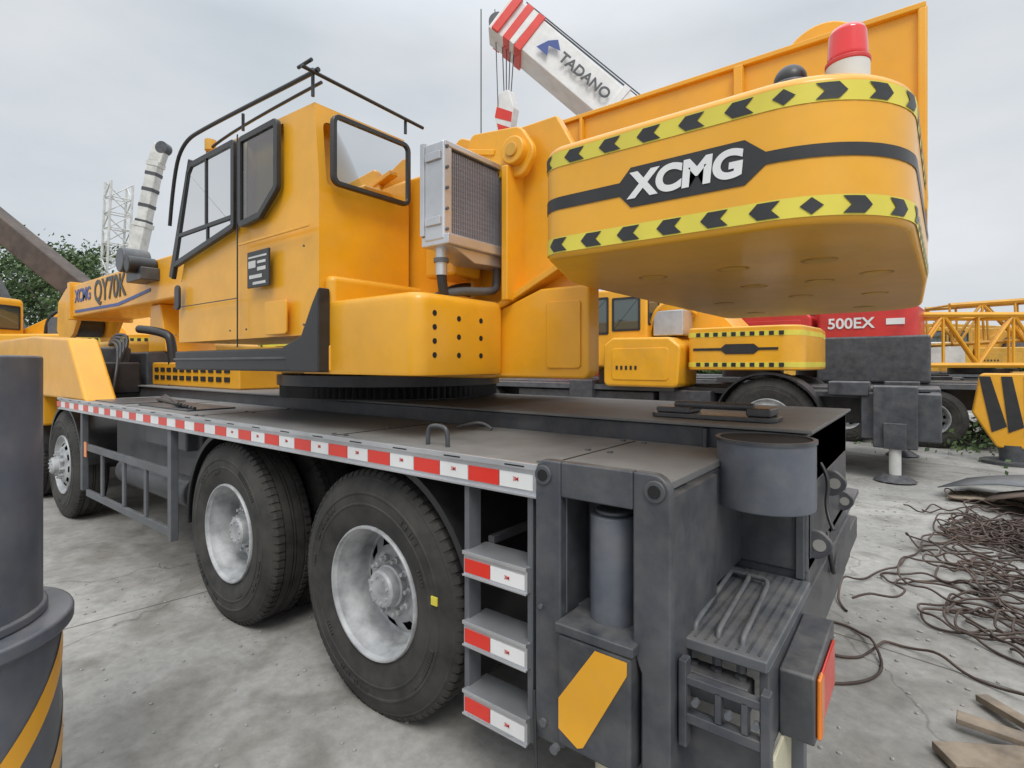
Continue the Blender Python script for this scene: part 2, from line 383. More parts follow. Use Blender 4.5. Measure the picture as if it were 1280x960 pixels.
cyls('plate_bolts',[((-1.0,1.452,.42),(-1.0,1.462,.42),.014),((-.93,1.41,.385),(-.93,1.43,.385),.014),((-.67,1.41,.385),(-.67,1.43,.385),.014),((-1.01,1.452,.8),(-1.01,1.462,.8),.008)],GRY2,10)
boxes('plate_weld_seams',[(-.945,-.935,1.498,1.506,.78,1.17),(-.685,-.675,1.498,1.506,.78,1.17)],GRY2,.003)
box('far_outrigger_plate',-1.03,-.57,4.24,4.28,.4,1.285,GRY,.01)
boxes('far_outrigger_gusset',[(-.60,-.575,3.52,4.24,.5,1.27)],GRY)
box('rear_platform',-.99,-.35,1.60,2.3,.74,.775,GRY2,.006)
boxes('platform_strips',[(-.62+i*.03,-.612+i*.03,1.62,2.28,.775,.777) for i in range(9)],GRY,0)
box('platform_far',-.8,-.36,3.5,4.2,.74,.775,GRY2,.006)
prism('frame_tail',[(-.8,.45),(-.36,.45),(-.36,1.33),(-.8,1.33)],'y',2.31,3.49,GRY,.01)
boxes('frame_tail_ribs',[(-.75,-.73,2.27,2.31,.78,1.33),(-.40,-.37,2.28,2.31,.78,1.33)],GRY,.004)
box('platform_skirt',-.375,-.35,1.62,3.6,.50,.742,GRY,.004)
for i,xx in enumerate((-.60,-.53,-.46)):
    tube('hydraulic_pipe',[(-.98,2.24-i*.03,.80),(xx-.04,2.22-i*.03,.80),(xx,2.19-i*.03,.80),(xx+.01,2.0,.80),(xx+.03,1.70,.80),(xx+.03,1.655,.79),(xx+.03,1.65,.70)],.009,GRY2)
    cyl('pipe_fitting',(xx+.03,1.65,.70),(xx+.03,1.65,.76),.015,GRY2,6)
    cyl('pipe_fitting',(xx+.03,1.648,.66),(xx+.03,1.648,.69),.018,GRY,6)
boxes('valve_block',[(-.60,-.40,1.60,1.68,.60,.68)],GRY,.006)
boxes('rear_step_bracket',[(-.57,-.33,1.52,1.55,.68,.705),(-.57,-.33,1.52,1.55,.57,.60),(-.57,-.545,1.515,1.555,.5,.75),(-.47,-.45,1.52,1.55,.6,.69),(-.40,-.38,1.52,1.55,.6,.69),(-.35,-.325,1.515,1.555,.5,.73),(-.57,-.33,1.55,1.60,.55,.57)],GRY,.004)
cyls('bracket_bolts',[((-.52,1.51,.64),(-.52,1.53,.64),.010),((-.43,1.51,.64),(-.43,1.53,.64),.010),((-.36,1.51,.64),(-.36,1.53,.64),.010)],GRY2,8)
box('lower_rear_panel',-.66,-.34,1.57,1.62,.18,.56,GRY,.006)
prism('rear_light_box',rpoly([(1.74,.50),(1.74,.70),(2.14,.72),(2.14,.48)],[.01,.01,.01,.01],2),'x',-.35,-.255,GRY,.008)
boxes('rear_light_cluster',[(-.255,-.245,1.82,2.08,.53,.68)],REDT,.006)
boxes('rear_light_amber',[(-.256,-.240,1.76,1.82,.51,.69)],AMB,.008)
box('rear_bumper',-.42,-.36,2.2,4.1,.48,.62,GRY,.01)
boxes('rear_bumper_hang',[(-.34,-.30,1.85,1.9,.2,.5)],GRYL,.003)
box('mudflap_plate',-.345,-.335,1.62,1.86,.15,.5,CREAM,.003)
cyl('storage_bucket',(-.47,2.115,1.085),(-.47,2.115,1.325),.165,GRYL,48,bevel=.006)
cyl('bucket_inside',(-.47,2.115,1.318),(-.47,2.115,1.3275),.155,DARK,48)
bmt=revolve('bucket_rim',[(.155,0),(.155,.012),(.170,.012),(.170,0),(.155,0)],(0,0,0),GRY,48); bmt.rotation_euler=(R(90),0,0); bmt.location=(-.47,2.115,1.32)
def lug(x,y,z,r):
    prism('tow_lug',rpoly([(x-.12,z-r),(x,z-r),(x+r,z),(x,z+r),(x-.12,z+r)],[0,r*.8,r*.8,r*.8,0],5),'y',y,y+.03,GRY,.005)
    cyl('tow_lug_hole',(x-.005,y-.002,z),(x-.005,y+.032,z),r*.42,CON,20)
lug(-.325,2.36,.90,.055); lug(-.315,2.70,1.08,.055); lug(-.33,3.2,.90,.05)
boxes('tow_bracket',[(-.38,-.355,2.34,3.45,.84,1.13)],GRY,.01)
tube('tow_chain',[(-.36,2.6,1.18),(-.32,2.58,1.12),(-.34,2.55,1.0),(-.30,2.5,.93)],.008,BLK)
tube('tow_cable',[(-.36,2.8,.84),(-.33,2.7,.70),(-.34,2.9,.62),(-.36,3.1,.72)],.010,BLK)
prism('boom_lock_plate',rpoly([(-1.05,2.42),(-.50,2.42),(-.50,2.62),(-1.05,2.62)],.05),'z',1.352,1.372,GRY,.004)
boxes('lock_bracket',[(-1.02,-.86,2.43,2.6,1.372,1.40),(-.62,-.52,2.44,2.6,1.372,1.41)],GRY,.008)
tube('lock_bar',[(-.95,2.5,1.41),(-.6,2.5,1.41)],.018,GRY,smooth=False)
tube('grab_handle',[(-1.72,1.62,1.25),(-1.72,1.62,1.31),(-1.70,1.62,1.335),(-1.62,1.62,1.335),(-1.60,1.62,1.31),(-1.60,1.62,1.25)],.010,GRY)
tube('deck_hinge',[(-2.0,2.1,1.26),(-1.9,2.1,1.29),(-1.85,2.15,1.29),(-1.8,2.15,1.26)],.008,GRY2)
boxes('deck_mats',[(-5.3,-4.3,1.65,2.0,1.251,1.262),(-6.3,-5.5,1.6,2.1,1.251,1.259)],GRY,.003)
for k in range(6): tube('deck_rods',[(-4.3-k*.06,1.7,1.27+k*.004),(-5.6-k*.05,1.9+.03*k,1.275+k*.004)],.012,GRY if k%2 else BLK,smooth=False)
gp=[]
for i in range(220):
    q=2*math.pi*i/220; r=.86 if i%2 else .825; gp.append((-3.5+r*math.cos(q),2.9+r*math.sin(q)))
prism('slew_ring_gear',gp,'z',1.36,1.44,BLK,0)
cyl('slew_ring',(-3.5,2.9,1.35),(-3.5,2.9,1.50),.80,GRY,64)
cyl('slew_ring_upper',(-3.5,2.9,1.445),(-3.5,2.9,1.52),.88,GRY,64)
# front carrier part
prism('carrier_body',rpoly([(-6.25,1.24),(-6.85,1.86),(-8.3,1.93),(-10.6,1.93),(-10.8,.9),(-7.9,.9),(-7.9,1.24)],[0,.06,0,.1,.1,0,0]),'y',1.52,1.78,YEL,.03,3)
box('carrier_body_top',-10.6,-7.6,1.78,2.3,1.24,1.80,GRY,.03,3)
box('carrier_grille',-7.6,-7.3,1.80,2.3,1.26,1.62,BLK,.02)
box('carrier_body_far',-10.7,-8.2,2.3,4.2,.9,1.9,YEL2,.05,3)
box('front_bumper',-11.0,-10.6,1.5,4.25,.45,.95,GRY,.03)
tube('exhaust_pipe',[(-6.9,2.5,1.3),(-6.9,2.5,1.85),(-7.0,2.45,1.98),(-7.5,2.35,2.02)],.05,BLK)
for k in range(4): tube('engine_hose',[(-7.2-k*.1,2.0,1.3),(-7.3,2.1+k*.05,1.75+k*.05),(-7.9,2.2,1.9+k*.03),(-8.4,2.3,1.85)],.02,BLK)
box('engine_cover',-7.4,-5.2,2.45,3.4,1.35,1.62,YEL,.02)
box('engine_block',-8.1,-7.45,2.4,3.4,1.1,1.75,GRY,.03)
hl=[]
for i in range(11):
    for j in range(2): hl.append((-7.3+i*.18,-7.19+i*.18,2.442,2.452,1.42+j*.09,1.47+j*.09))
boxes('cover_slots',hl,DARK,0)
prism('boom_rest',[(-8.0,1.75),(-7.4,1.75),(-7.6,2.36),(-7.9,2.36)],'y',2.6,3.2,YEL,.02)
# superstructure
box('slew_platform',-4.1,-1.95,2.26,3.55,1.52,1.60,YEL,.01)
tp=rpoly([(-3.1,1.54),(-1.25,1.54),(-1.25,1.98),(-1.32,2.05),(-1.15,2.30),(-1.46,2.84),(-1.98,2.84),(-2.12,2.90),(-2.6,2.4),(-3.1,2.3)],[0,.03,.02,0,0,.02,0,.05,.05,.05])
prism('turret_near_plate',tp,'y',2.24,2.30,YEL,.01)
tpf=rpoly([(-3.1,1.54),(-2.0,1.54),(-1.95,2.2),(-1.6,2.4),(-1.6,2.84),(-2.1,2.9),(-2.6,2.4),(-3.1,2.3)],.02)
prism('turret_far_plate',tpf,'y',3.5,3.56,YEL,.01)
box('turret_core',-3.0,-1.95,2.30,3.5,1.6,2.28,YEL2,.02)
prism('turret_lower_box',rpoly([(-1.80,1.53),(-1.23,1.53),(-1.23,1.97),(-1.5,1.97),(-1.80,1.87)],[.03,.04,.03,.03,.03]),'y',2.16,2.245,YEL,.015,3)
prism('turret_lower_panel',rpoly([(-1.46,1.58),(-1.27,1.58),(-1.27,1.90),(-1.46,1.90)],.02),'y',2.15,2.162,YEL,.004)
obox('turret_strut',(-1.85,2.20,1.86),(-1.28,2.20,2.12),.10,.035,YEL,.006)
box('turret_web',-1.70,-1.66,2.1,2.25,1.92,2.6,YEL,.008)
prism('pivot_ear',rpoly([(-2.02,2.60),(-1.60,2.54),(-1.52,2.66),(-1.62,2.80),(-1.95,2.84)],[.03,.06,.08,.08,.04],6),'y',2.15,2.19,YEL,.01)
cyl('pivot_pin',(-1.64,2.11,2.67),(-1.64,2.16,2.67),.07,YEL,32,bevel=.008)
cyl('pivot_pin_cap',(-1.64,2.10,2.67),(-1.64,2.115,2.67),.035,YEL2,24,bevel=.004)
obox('ear_arm',(-2.1,2.17,2.78),(-1.78,2.17,2.70),.06,.03,YEL,.005)
# boom
BT=2.90
box('boom_base_section',-11.0,-.012,2.5,3.3,2.36,BT-.02,YEL,.03,3)
box('boom_side_plate',-1.9,-.005,2.47,2.498,2.2,BT-.003,YEL,.004)
box('boom_top_flange',-1.9,-.004,2.45,3.35,BT-.005,BT+.017,YEL,.004)
boxes('boom_stiffener',[(-.67,-.63,2.43,2.47,2.25,BT-.006),(-1.45,-1.43,2.44,2.47,2.25,BT-.006)],YEL,.006)
prism('boom_tail_cap',rpoly([(2.45,2.15),(3.35,2.15),(3.35,BT+.01),(2.45,BT+.01)],[.02,.02,.05,.02]),'x',-.03,0,YEL,.008)
cyl('winch_drum',(-.36,2.62,BT),(-.36,3.25,BT),.16,YEL,40,bevel=.01)
boxes('boom_collar',[(-11.1,-10.95,2.46,3.34,2.32,2.93)],YEL,.01)
hd_=rpoly([(-10.95,2.86),(-11.7,2.90),(-12.2,2.7),(-12.3,2.2),(-11.9,1.9),(-11.3,2.1),(-10.95,2.40)],.06)
prism('boom_head',hd_,'y',2.58,2.64,YEL,.01); prism('boom_head_far',hd_,'y',3.16,3.22,YEL,.01)
cyls('head_sheaves',[((-12.0,2.66,2.3),(-12.0,3.14,2.3),.22),((-11.6,2.66,2.7),(-11.6,3.14,2.7),.18)],GRY,28)
text('boom_lettering','QY70K',(-9.15,2.495,2.66),FACE_Y,.44,BLK,.008,.003)
text('boom_lettering','XCMG',(-10.4,2.495,2.67),FACE_Y,.28,BLU,.006,.003)
prism('boom_stripe',[(-10.8,2.42),(-8.75,2.40),(-7.6,2.50),(-7.6,2.54),(-8.8,2.44),(-10.8,2.46)],'y',2.492,2.4995,BLU,0)
cyl('cable_reel',(-7.7,2.2,2.86),(-7.7,2.5,2.86),.15,GRY,24,bevel=.02)
cyl('cable_reel_side',(-7.45,2.2,2.78),(-7.45,2.5,2.78),.10,BLK,24,bevel=.02)
boxes('reel_bracket',[(-7.8,-7.3,2.3,2.5,2.6,2.75)],GRY,.01)
# ---- cab (hollow, real window openings)
cabp=rpoly([(-2.36,1.69),(-2.36,2.62),(-2.40,2.99),(-3.72,3.04),(-3.86,2.96),(-4.14,2.30),(-4.22,1.95),(-4.22,1.69)],[.01,.2,.09,.04,.05,.1,.1,.03],5)
cab=prism('cab_shell',cabp,'y',1.50,2.16,YEL,.045,4,ang=25)
WA=[(-4.13,2.26),(-3.23,2.40),(-3.23,2.93),(-3.84,2.93),(-3.90,2.88)]
WB=[(-3.18,2.39),(-2.93,2.41),(-2.74,2.54),(-2.74,2.92),(-3.18,2.92)]
WR=[(1.565,2.50),(2.075,2.50),(2.075,2.86),(1.565,2.86)]
INN=[(-2.42,1.75),(-2.42,2.55),(-2.46,2.93),(-3.70,2.975),(-3.80,2.91),(-4.06,2.28),(-4.14,1.95),(-4.14,1.75)]
def cutters(inner,y0,y1,g=0):
    return [prism('k',inner,'y',y0,y1,DARK,0),
     prism('k',offset(rpoly(WA,.03,4),.015+g),'y',1.40,1.58,DARK,0),prism('k',offset(rpoly(WB,.03,4),.015+g),'y',1.40,1.58,DARK,0),
     prism('k',offset(rpoly([(-3.9,2.35),(-2.6,2.35),(-2.6,2.90),(-3.7,2.90)],.03,4),g),'y',2.08,2.3,DARK,0),
     prism('k',offset(rpoly(WR,.045,4),.012+g),'x',-2.55,-2.2,DARK,0),
     prism('k',[(-3.98,2.90),(-3.76,2.90),(-4.0,2.15),(-4.4,2.15)],'y',1.57,2.09,DARK,0)]
carve(cab,cutters(INN,1.535,2.125),YEL)
lin=prism('cab_lining',offset(INN,.002),'y',1.537,2.123,LINER,0)
carve(lin,cutters(offset(INN,.008),1.543,2.117,.001),LINER)
window('cab_front_door_window',WA,'y',1.50,-1,.035,gm=CGL)
window('cab_rear_side_window',WB,'y',1.50,-1,.035,rad=.04,gm=CGL)
window('cab_rear_window',WR,'x',-2.358,1,.022,.016,rad=.045,gm=CGL)
window('cab_far_window',[(-3.92,2.33),(-2.58,2.33),(-2.58,2.92),(-3.72,2.92)],'y',2.16,1,.03,gm=CGL)
bm=bmesh.new(); bm.faces.new([bm.verts.new(p) for p in((-3.85,1.56,2.93),(-3.85,2.10,2.93),(-4.17,2.10,2.18),(-4.17,1.56,2.18))]); finish(bm,'windscreen',CGL,0)
boxes('window_bars',[(-4.02,-3.26,1.486,1.494,2.46,2.485),(-3.60,-3.58,1.488,1.496,2.37,2.47),(-3.62,-3.60,1.488,1.496,2.48,2.90)],BLK,.002)
boxes('cab_interior_trim',[(-4.12,-2.44,1.545,2.115,1.76,1.80)],SEAT,.01)
box('seat_base',-3.2,-2.75,1.66,2.02,1.80,2.15,SEAT,.05,3)
obox('seat_back',(-2.78,1.84,2.1),(-2.66,1.84,2.62),.40,.10,SEAT,.04); obox('headrest',(-2.66,1.84,2.62),(-2.62,1.84,2.78),.22,.07,SEAT,.03)
box('control_console',-3.98,-3.75,1.66,2.02,1.80,2.30,BLK,.04,3)
obox('joystick_left',(-3.2,1.62,2.15),(-3.25,1.62,2.36),.03,.03,BLK,.01); obox('joystick_right',(-3.2,2.05,2.15),(-3.25,2.05,2.36),.03,.03,BLK,.01)
box('cab_base',-4.20,-2.60,1.53,2.3,1.56,1.688,BLK,.012)
boxes('cab_base_line',[(-4.2,-2.6,1.52,1.535,1.625,1.64)],GRY,.003)
prism('cab_corner_fairing',[(-2.62,1.56),(-2.36,1.56),(-2.36,1.98),(-2.42,1.90),(-2.52,1.74),(-2.70,1.69)],'y',1.492,1.56,BLK,.008)
box('cab_rear_lower',-2.9,-2.355,1.545,2.25,1.555,1.70,YEL,.02,3)
box('cab_rear_lower2',-2.43,-2.352,1.56,2.25,1.6,2.05,YEL,.035,3)
boxes('door_seams',[(-3.212,-3.204,1.4975,1.503,1.70,2.95),(-4.15,-3.21,1.4975,1.503,1.985,1.990)],BLK,0)
boxes('cab_side_mould',[(-3.19,-2.45,1.494,1.503,2.29,2.305)],YEL,.004)
cyls('cab_rivets',[((x_,1.497,z_),(x_,1.503,z_),.006) for x_,z_ in((-2.5,2.2),(-2.5,1.8),(-3.1,1.8),(-4.1,1.8),(-3.3,1.8))],GRY2,8)
prism('cab_hatch',rpoly([(-2.88,1.76),(-2.66,1.76),(-2.66,1.94),(-2.88,1.94)],.015),'y',1.494,1.505,YEL,.003)
prism('door_handle',rpoly([(-4.10,1.97),(-4.02,1.97),(-4.02,2.14),(-4.10,2.14)],.035),'y',1.488,1.505,BLK,.006)
box('warning_plate',-3.07,-2.83,1.490,1.502,2.03,2.235,BLK,.004)
boxes('warning_plate_marks',[(-3.05,-2.85,1.4875,1.4895,2.195,2.205),(-3.05,-2.97,1.4875,1.4895,2.14,2.18),(-2.95,-2.86,1.4875,1.4895,2.16,2.175),(-2.95,-2.86,1.4875,1.4895,2.12,2.14),(-3.04,-2.90,1.4875,1.4895,2.08,2.10),(-3.0,-2.86,1.4875,1.4895,2.045,2.06)],WHTO,0)
obox('front_pillar_trim',(-3.85,1.505,2.95),(-4.17,1.505,2.2),.03,.06,BLK,.006)
obox('front_pillar_trim_far',(-3.85,2.155,2.95),(-4.17,2.155,2.2),.03,.06,BLK,.006)
tube('roof_rail',[(-4.12,1.47,2.55),(-4.02,1.46,2.90),(-3.86,1.46,3.06),(-3.6,1.48,3.085),(-2.48,1.52,3.07),(-2.40,1.52,3.07)],.012,BLK)
tube('roof_rail_inner',[(-3.85,1.60,3.03),(-3.7,1.60,3.09),(-2.5,1.60,3.07)],.009,BLK)
tube('roof_rail_rear',[(-2.42,1.44,3.06),(-2.40,2.22,3.02)],.010,BLK,smooth=False)
tube('roof_rail_stub',[(-2.50,1.47,3.09),(-2.38,1.47,3.09)],.009,BLK,smooth=False)
cyls('rail_posts',[((-2.45,1.52,2.95),(-2.45,1.52,3.09),.009),((-3.2,1.53,2.98),(-3.2,1.53,3.08),.009),((-2.42,2.1,2.95),(-2.42,2.1,3.03),.009)],BLK,10)
cyl('work_lamp',(-3.80,1.60,3.03),(-3.80,1.60,3.10),.035,YEL2,20)
# hood box
hp=rpoly([(-2.62,1.56),(-1.72,1.56),(-1.72,2.16),(-2.62,2.16)],[.02,.07,.05,.02],6)
bm=bmesh.new()
def lay(z,sc):
    return [bm.verts.new((-2.15+(p[0]+2.15)*sc,1.86+(p[1]-1.86)*sc,z)) for p in hp]
lv=[lay(1.55,.99),lay(1.565,1),lay(1.86,1),lay(1.885,.995),lay(1.905,.98),lay(1.915,.95)]
n=len(hp)
for a,c in zip(lv[:-1],lv[1:]):
    for i in range(n): bm.faces.new((a[i],a[(i+1)%n],c[(i+1)%n],c[i]))
bm.faces.new(lv[0][::-1]); bm.faces.new(lv[-1]); finish(bm,'hood_box',YEL,0,ang=50)
hs=[]
for i in range(3):
    for j in range(4 if i==0 else 3):
        yy=1.66+i*.155; zz=(1.64+j*.062) if i==0 else (1.64+j*.085)
        hs.append(((-1.722,yy,zz),(-1.7185,yy,zz),.013))
cyls('hood_holes',hs,DARK,18)
box('mid_body',-2.6,-1.95,2.165,2.26,1.9,2.72,YEL,.03,3)
# radiator
box('oil_cooler_core',-1.86,-1.765,1.80,2.31,2.20,2.60,DARK,.004)
boxes('cooler_fins',[(-1.845,-1.752,1.80+i*.0125,1.8035+i*.0125,2.21,2.59) for i in range(41)],FIN,0)
boxes('cooler_bars',[(-1.85,-1.758,1.80,2.31,2.21+i*.0245,2.215+i*.0245) for i in range(16)],FIN,0)
box('cooler_near_tank',-1.875,-1.745,1.74,1.80,2.17,2.63,ALU,.012)
box('cooler_far_tank',-1.87,-1.75,2.31,2.345,2.17,2.62,ALU,.01)
boxes('cooler_caps',[(-1.88,-1.74,1.745,2.34,2.60,2.63),(-1.90,-1.72,1.745,2.33,2.15,2.20)],ALU,.006)
boxes('cooler_side_ribs',[(-1.86,-1.76,1.728,1.742,2.54,2.58),(-1.86,-1.76,1.728,1.742,2.24,2.28),(-1.90,-1.87,1.735,1.8,2.2,2.64)],ALU,.004)
prism('cooler_drip_pan',[(1.79,2.15),(2.30,2.15),(2.25,2.105),(1.95,2.09)],'x',-1.88,-1.74,ALU,.004)
cyls('cooler_cap_bolts',[((-1.755,1.76,2.22+i*.095),(-1.735,1.76,2.22+i*.095),.008) for i in range(5)],GRY2,8)
box('cooler_mount',-2.1,-1.88,1.95,2.16,2.05,2.66,YEL,.02)
box('cooler_mount_side',-1.86,-1.74,2.347,2.40,2.1,2.7,YEL,.01)
cyl('pipe_elbow',(-1.82,1.80,2.16),(-1.82,1.80,2.02),.028,ALU,18); cyl('pipe_clamp',(-1.82,1.80,2.08),(-1.82,1.80,2.10),.036,GRY2,18)
tube('return_hose',[(-1.82,1.80,2.03),(-1.82,1.81,1.95),(-1.83,1.84,1.90),(-1.84,1.9,1.86)],.024,BLK)
tube('suction_pipe',[(-1.80,2.19,2.12),(-1.80,2.19,2.02),(-1.80,2.17,1.985),(-1.80,2.08,1.97),(-1.82,1.92,1.96),(-1.85,1.86,1.94)],.022,GRY2)
for k in range(3): tube('bundle_hose',[(-2.0,2.22,1.98+k*.03),(-1.9,2.0,1.97+k*.02),(-1.95,1.86,1.93),(-2.1,1.8,1.88)],.012,BLK)
# ---- counterweight
Z0,Z1=1.94,2.31
op=rpoly([(-1.2,4.2),(-1.2,1.95),(-.99,1.45),(-.03,1.45),(.0,2.8),(-.03,4.2)],[.1,.3,.10,.30,0,.3],14)
cen=Vector((-.6,2.8))
def inset(pts,d):
    out=[];n=len(pts)
    for i in range(n):
        a=Vector(pts[i-1]);b_=Vector(pts[(i+1)%n]);t=(b_-a)
        t.normalize(); nn=Vector((-t.y,t.x))
        p=Vector(pts[i])
        if (cen-p).dot(nn)<0: nn=-nn
        out.append(tuple(p+nn*d))
    return out
bm=bmesh.new(); lv=[]
for z,d in((Z0,.02),(Z0+.006,.008),(Z0+.018,0),(Z1-.03,0),(Z1-.015,.006),(Z1-.005,.018),(Z1,.035)):
    pp=inset(op,d) if d else op
    lv.append([bm.verts.new((p[0],p[1],z)) for p in pp])
n=len(op)
for a,c in zip(lv[:-1],lv[1:]):
    for i in range(n): bm.faces.new((a[i],a[(i+1)%n],c[(i+1)%n],c[i]))
bm.faces.new(lv[0][::-1]); bm.faces.new(lv[-1]); o=finish(bm,'counterweight',YEL,0,ang=60)
md=o.modifiers.new('wn','WEIGHTED_NORMAL'); md.keep_sharp=True; md.weight=100
ops=op
i0=min(range(len(ops)),key=lambda i:(ops[i][0]+1.02)**2+(ops[i][1]-1.52)**2)
path=[Vector(p) for p in ops[i0:]]
path=[p for p in path if not (p.y>3.4)]
cum=[0]
for a,c in zip(path[:-1],path[1:]): cum.append(cum[-1]+(c-a).length)
def at(s):
    s=max(0,min(cum[-1]-1e-5,s))
    for i in range(len(cum)-1):
        if cum[i]<=s<=cum[i+1]: break
    f=(s-cum[i])/(cum[i+1]-cum[i]+1e-9); p=path[i].lerp(path[i+1],f)
    def nrm(k):
        k=max(0,min(len(path)-1,k)); a=path[max(0,k-1)];c=path[min(len(path)-1,k+1)];t=(c-a).normalized(); return Vector((t.y,-t.x))
    nn=nrm(i).lerp(nrm(i+1),f).normalized()
    return p,nn
def s_of_x(x):
    for i in range(len(path)-1):
        if path[i].x<=x<=path[i+1].x and path[i].y<1.46:
            return cum[i]+(x-path[i].x)/(path[i+1].x-path[i].x)*(cum[i+1]-cum[i])
    return 0
def decal(name,quads,off,mat):
    bm=bmesh.new()
    for (a,b_,c,d) in quads:
        nu=max(1,int(max(abs(b_[0]-a[0]),abs(c[0]-d[0]))/.02)); g=[]
        for u in range(nu+1):
            f=u/nu
            lo=(a[0]+(b_[0]-a[0])*f,a[1]+(b_[1]-a[1])*f); hi=(d[0]+(c[0]-d[0])*f,d[1]+(c[1]-d[1])*f)
            col=[]
            for v in(0,.5,1):
                s=lo[0]+(hi[0]-lo[0])*v; z=lo[1]+(hi[1]-lo[1])*v
                p,nn=at(s); q=p+nn*off; col.append(bm.verts.new((q.x,q.y,z)))
            g.append(col)
        for u in range(nu):
            for v in range(2): bm.faces.new((g[u][v],g[u+1][v],g[u+1][v+1],g[u][v+1]))
    finish(bm,name,mat,0)
E=cum[-1]
qs=[];qb=[]
for (za,zb) in((1.957,2.007),(2.232,2.280)):
    qs.append(((0,za),(E,za),(E,zb),(0,zb)))
    zm=(za+zb)/2; za2=za+.004; zb2=zb-.004
    w=.052;sl=.020; cmid=s_of_x(-.31 if za<2 else -.34)+ (.09 if za<2 else .06)
    for dr in(-1,1):
        qb.append(((cmid,za2),(cmid+dr*.026,zm),(cmid+dr*.026,zm),(cmid,zb2)))
        c0=cmid+dr*.068
        while .02<c0<E-.06:
            qb.append(((c0,za2),(c0+dr*w,za2),(c0+dr*(w+sl),zm),(c0+dr*sl,zm)))
            qb.append(((c0+dr*sl,zm),(c0+dr*(w+sl),zm),(c0+dr*w,zb2),(c0,zb2)))
            c0+=dr*.123
decal('hazard_band',qs,.002,HAZ); decal('hazard_chevrons',qb,.004,BLK)
sa=s_of_x(-.72); sb=sa+.40; zc=2.115
arrow=[((0,zc-.020),(sa-.03,zc-.020),(sa-.03,zc+.020),(0,zc+.020)),
 ((sa-.03,zc-.020),(sa,zc-.020),(sa,zc+.020),(sa-.03,zc+.020)),
 ((sa,zc-.020),(sa+.035,zc-.058),(sa+.035,zc+.058),(sa,zc+.020)),
 ((sa+.035,zc-.058),(sb-.05,zc-.058),(sb-.05,zc+.058),(sa+.035,zc+.058)),
 ((sb-.05,zc-.058),(sb,zc-.016),(sb,zc+.016),(sb-.05,zc+.058)),
 ((sb,zc-.016),(E,zc-.016),(E,zc+.016),(sb,zc+.016))]
decal('logo_stripe',arrow,.0025,BLK)
text('logo_lettering','XCMG',(-.53,1.4455,zc),FACE_Y,.098,WHT,.0045,.001,sx=1.08,shear=.08)
ud=[];ue=[]
for (x,y) in((-.85,2.0),(-.55,2.0),(-.28,2.0),(-.9,3.1),(-.5,3.0),(-.2,3.1),(-.9,3.8),(-.3,3.8),(-.35,2.5),(-.6,2.5),(-.15,2.4)):
    ud.append(((x,y,Z0-.0015),(x,y,Z0+.001),.055)); ue.append(((x,y,Z0-.003),(x,y,Z0+.001),.043))
cyls('underside_plug_rings',ud,YELD,24); cyls('underside_bolt_plugs',ue,YEL2,24)
cyl('beacon_base',(-.165,1.64,2.30),(-.165,1.64,2.38),.050,WHTO,32,bevel=.006)
cyl('beacon_lens',(-.165,1.64,2.38),(-.165,1.64,2.475),.048,BEAC,32,r2=.042,bevel=.018)
cyl('beacon_collar',(-.165,1.64,2.375),(-.165,1.64,2.387),.052,RED,32,bevel=.003)
cyl('camera_housing',(-.30,1.64,2.31),(-.30,1.64,2.375),.045,GRY,24,bevel=.01)
bm=bmesh.new(); bmesh.ops.create_uvsphere(bm,u_segments=20,v_segments=12,radius=.042)
for v in bm.verts: v.co+=Vector((-.30,1.64,2.38))
finish(bm,'camera_dome',BLK,0)
tube('camera_cable',[(-.34,1.66,2.38),(-.4,1.68,2.36),(-.45,1.9,2.32),(-.5,2.3,2.32)],.008,BLK)
tube('beacon_cable',[(-.21,1.64,2.35),(-.25,1.65,2.38),(-.28,1.66,2.36)],.005,BLK)
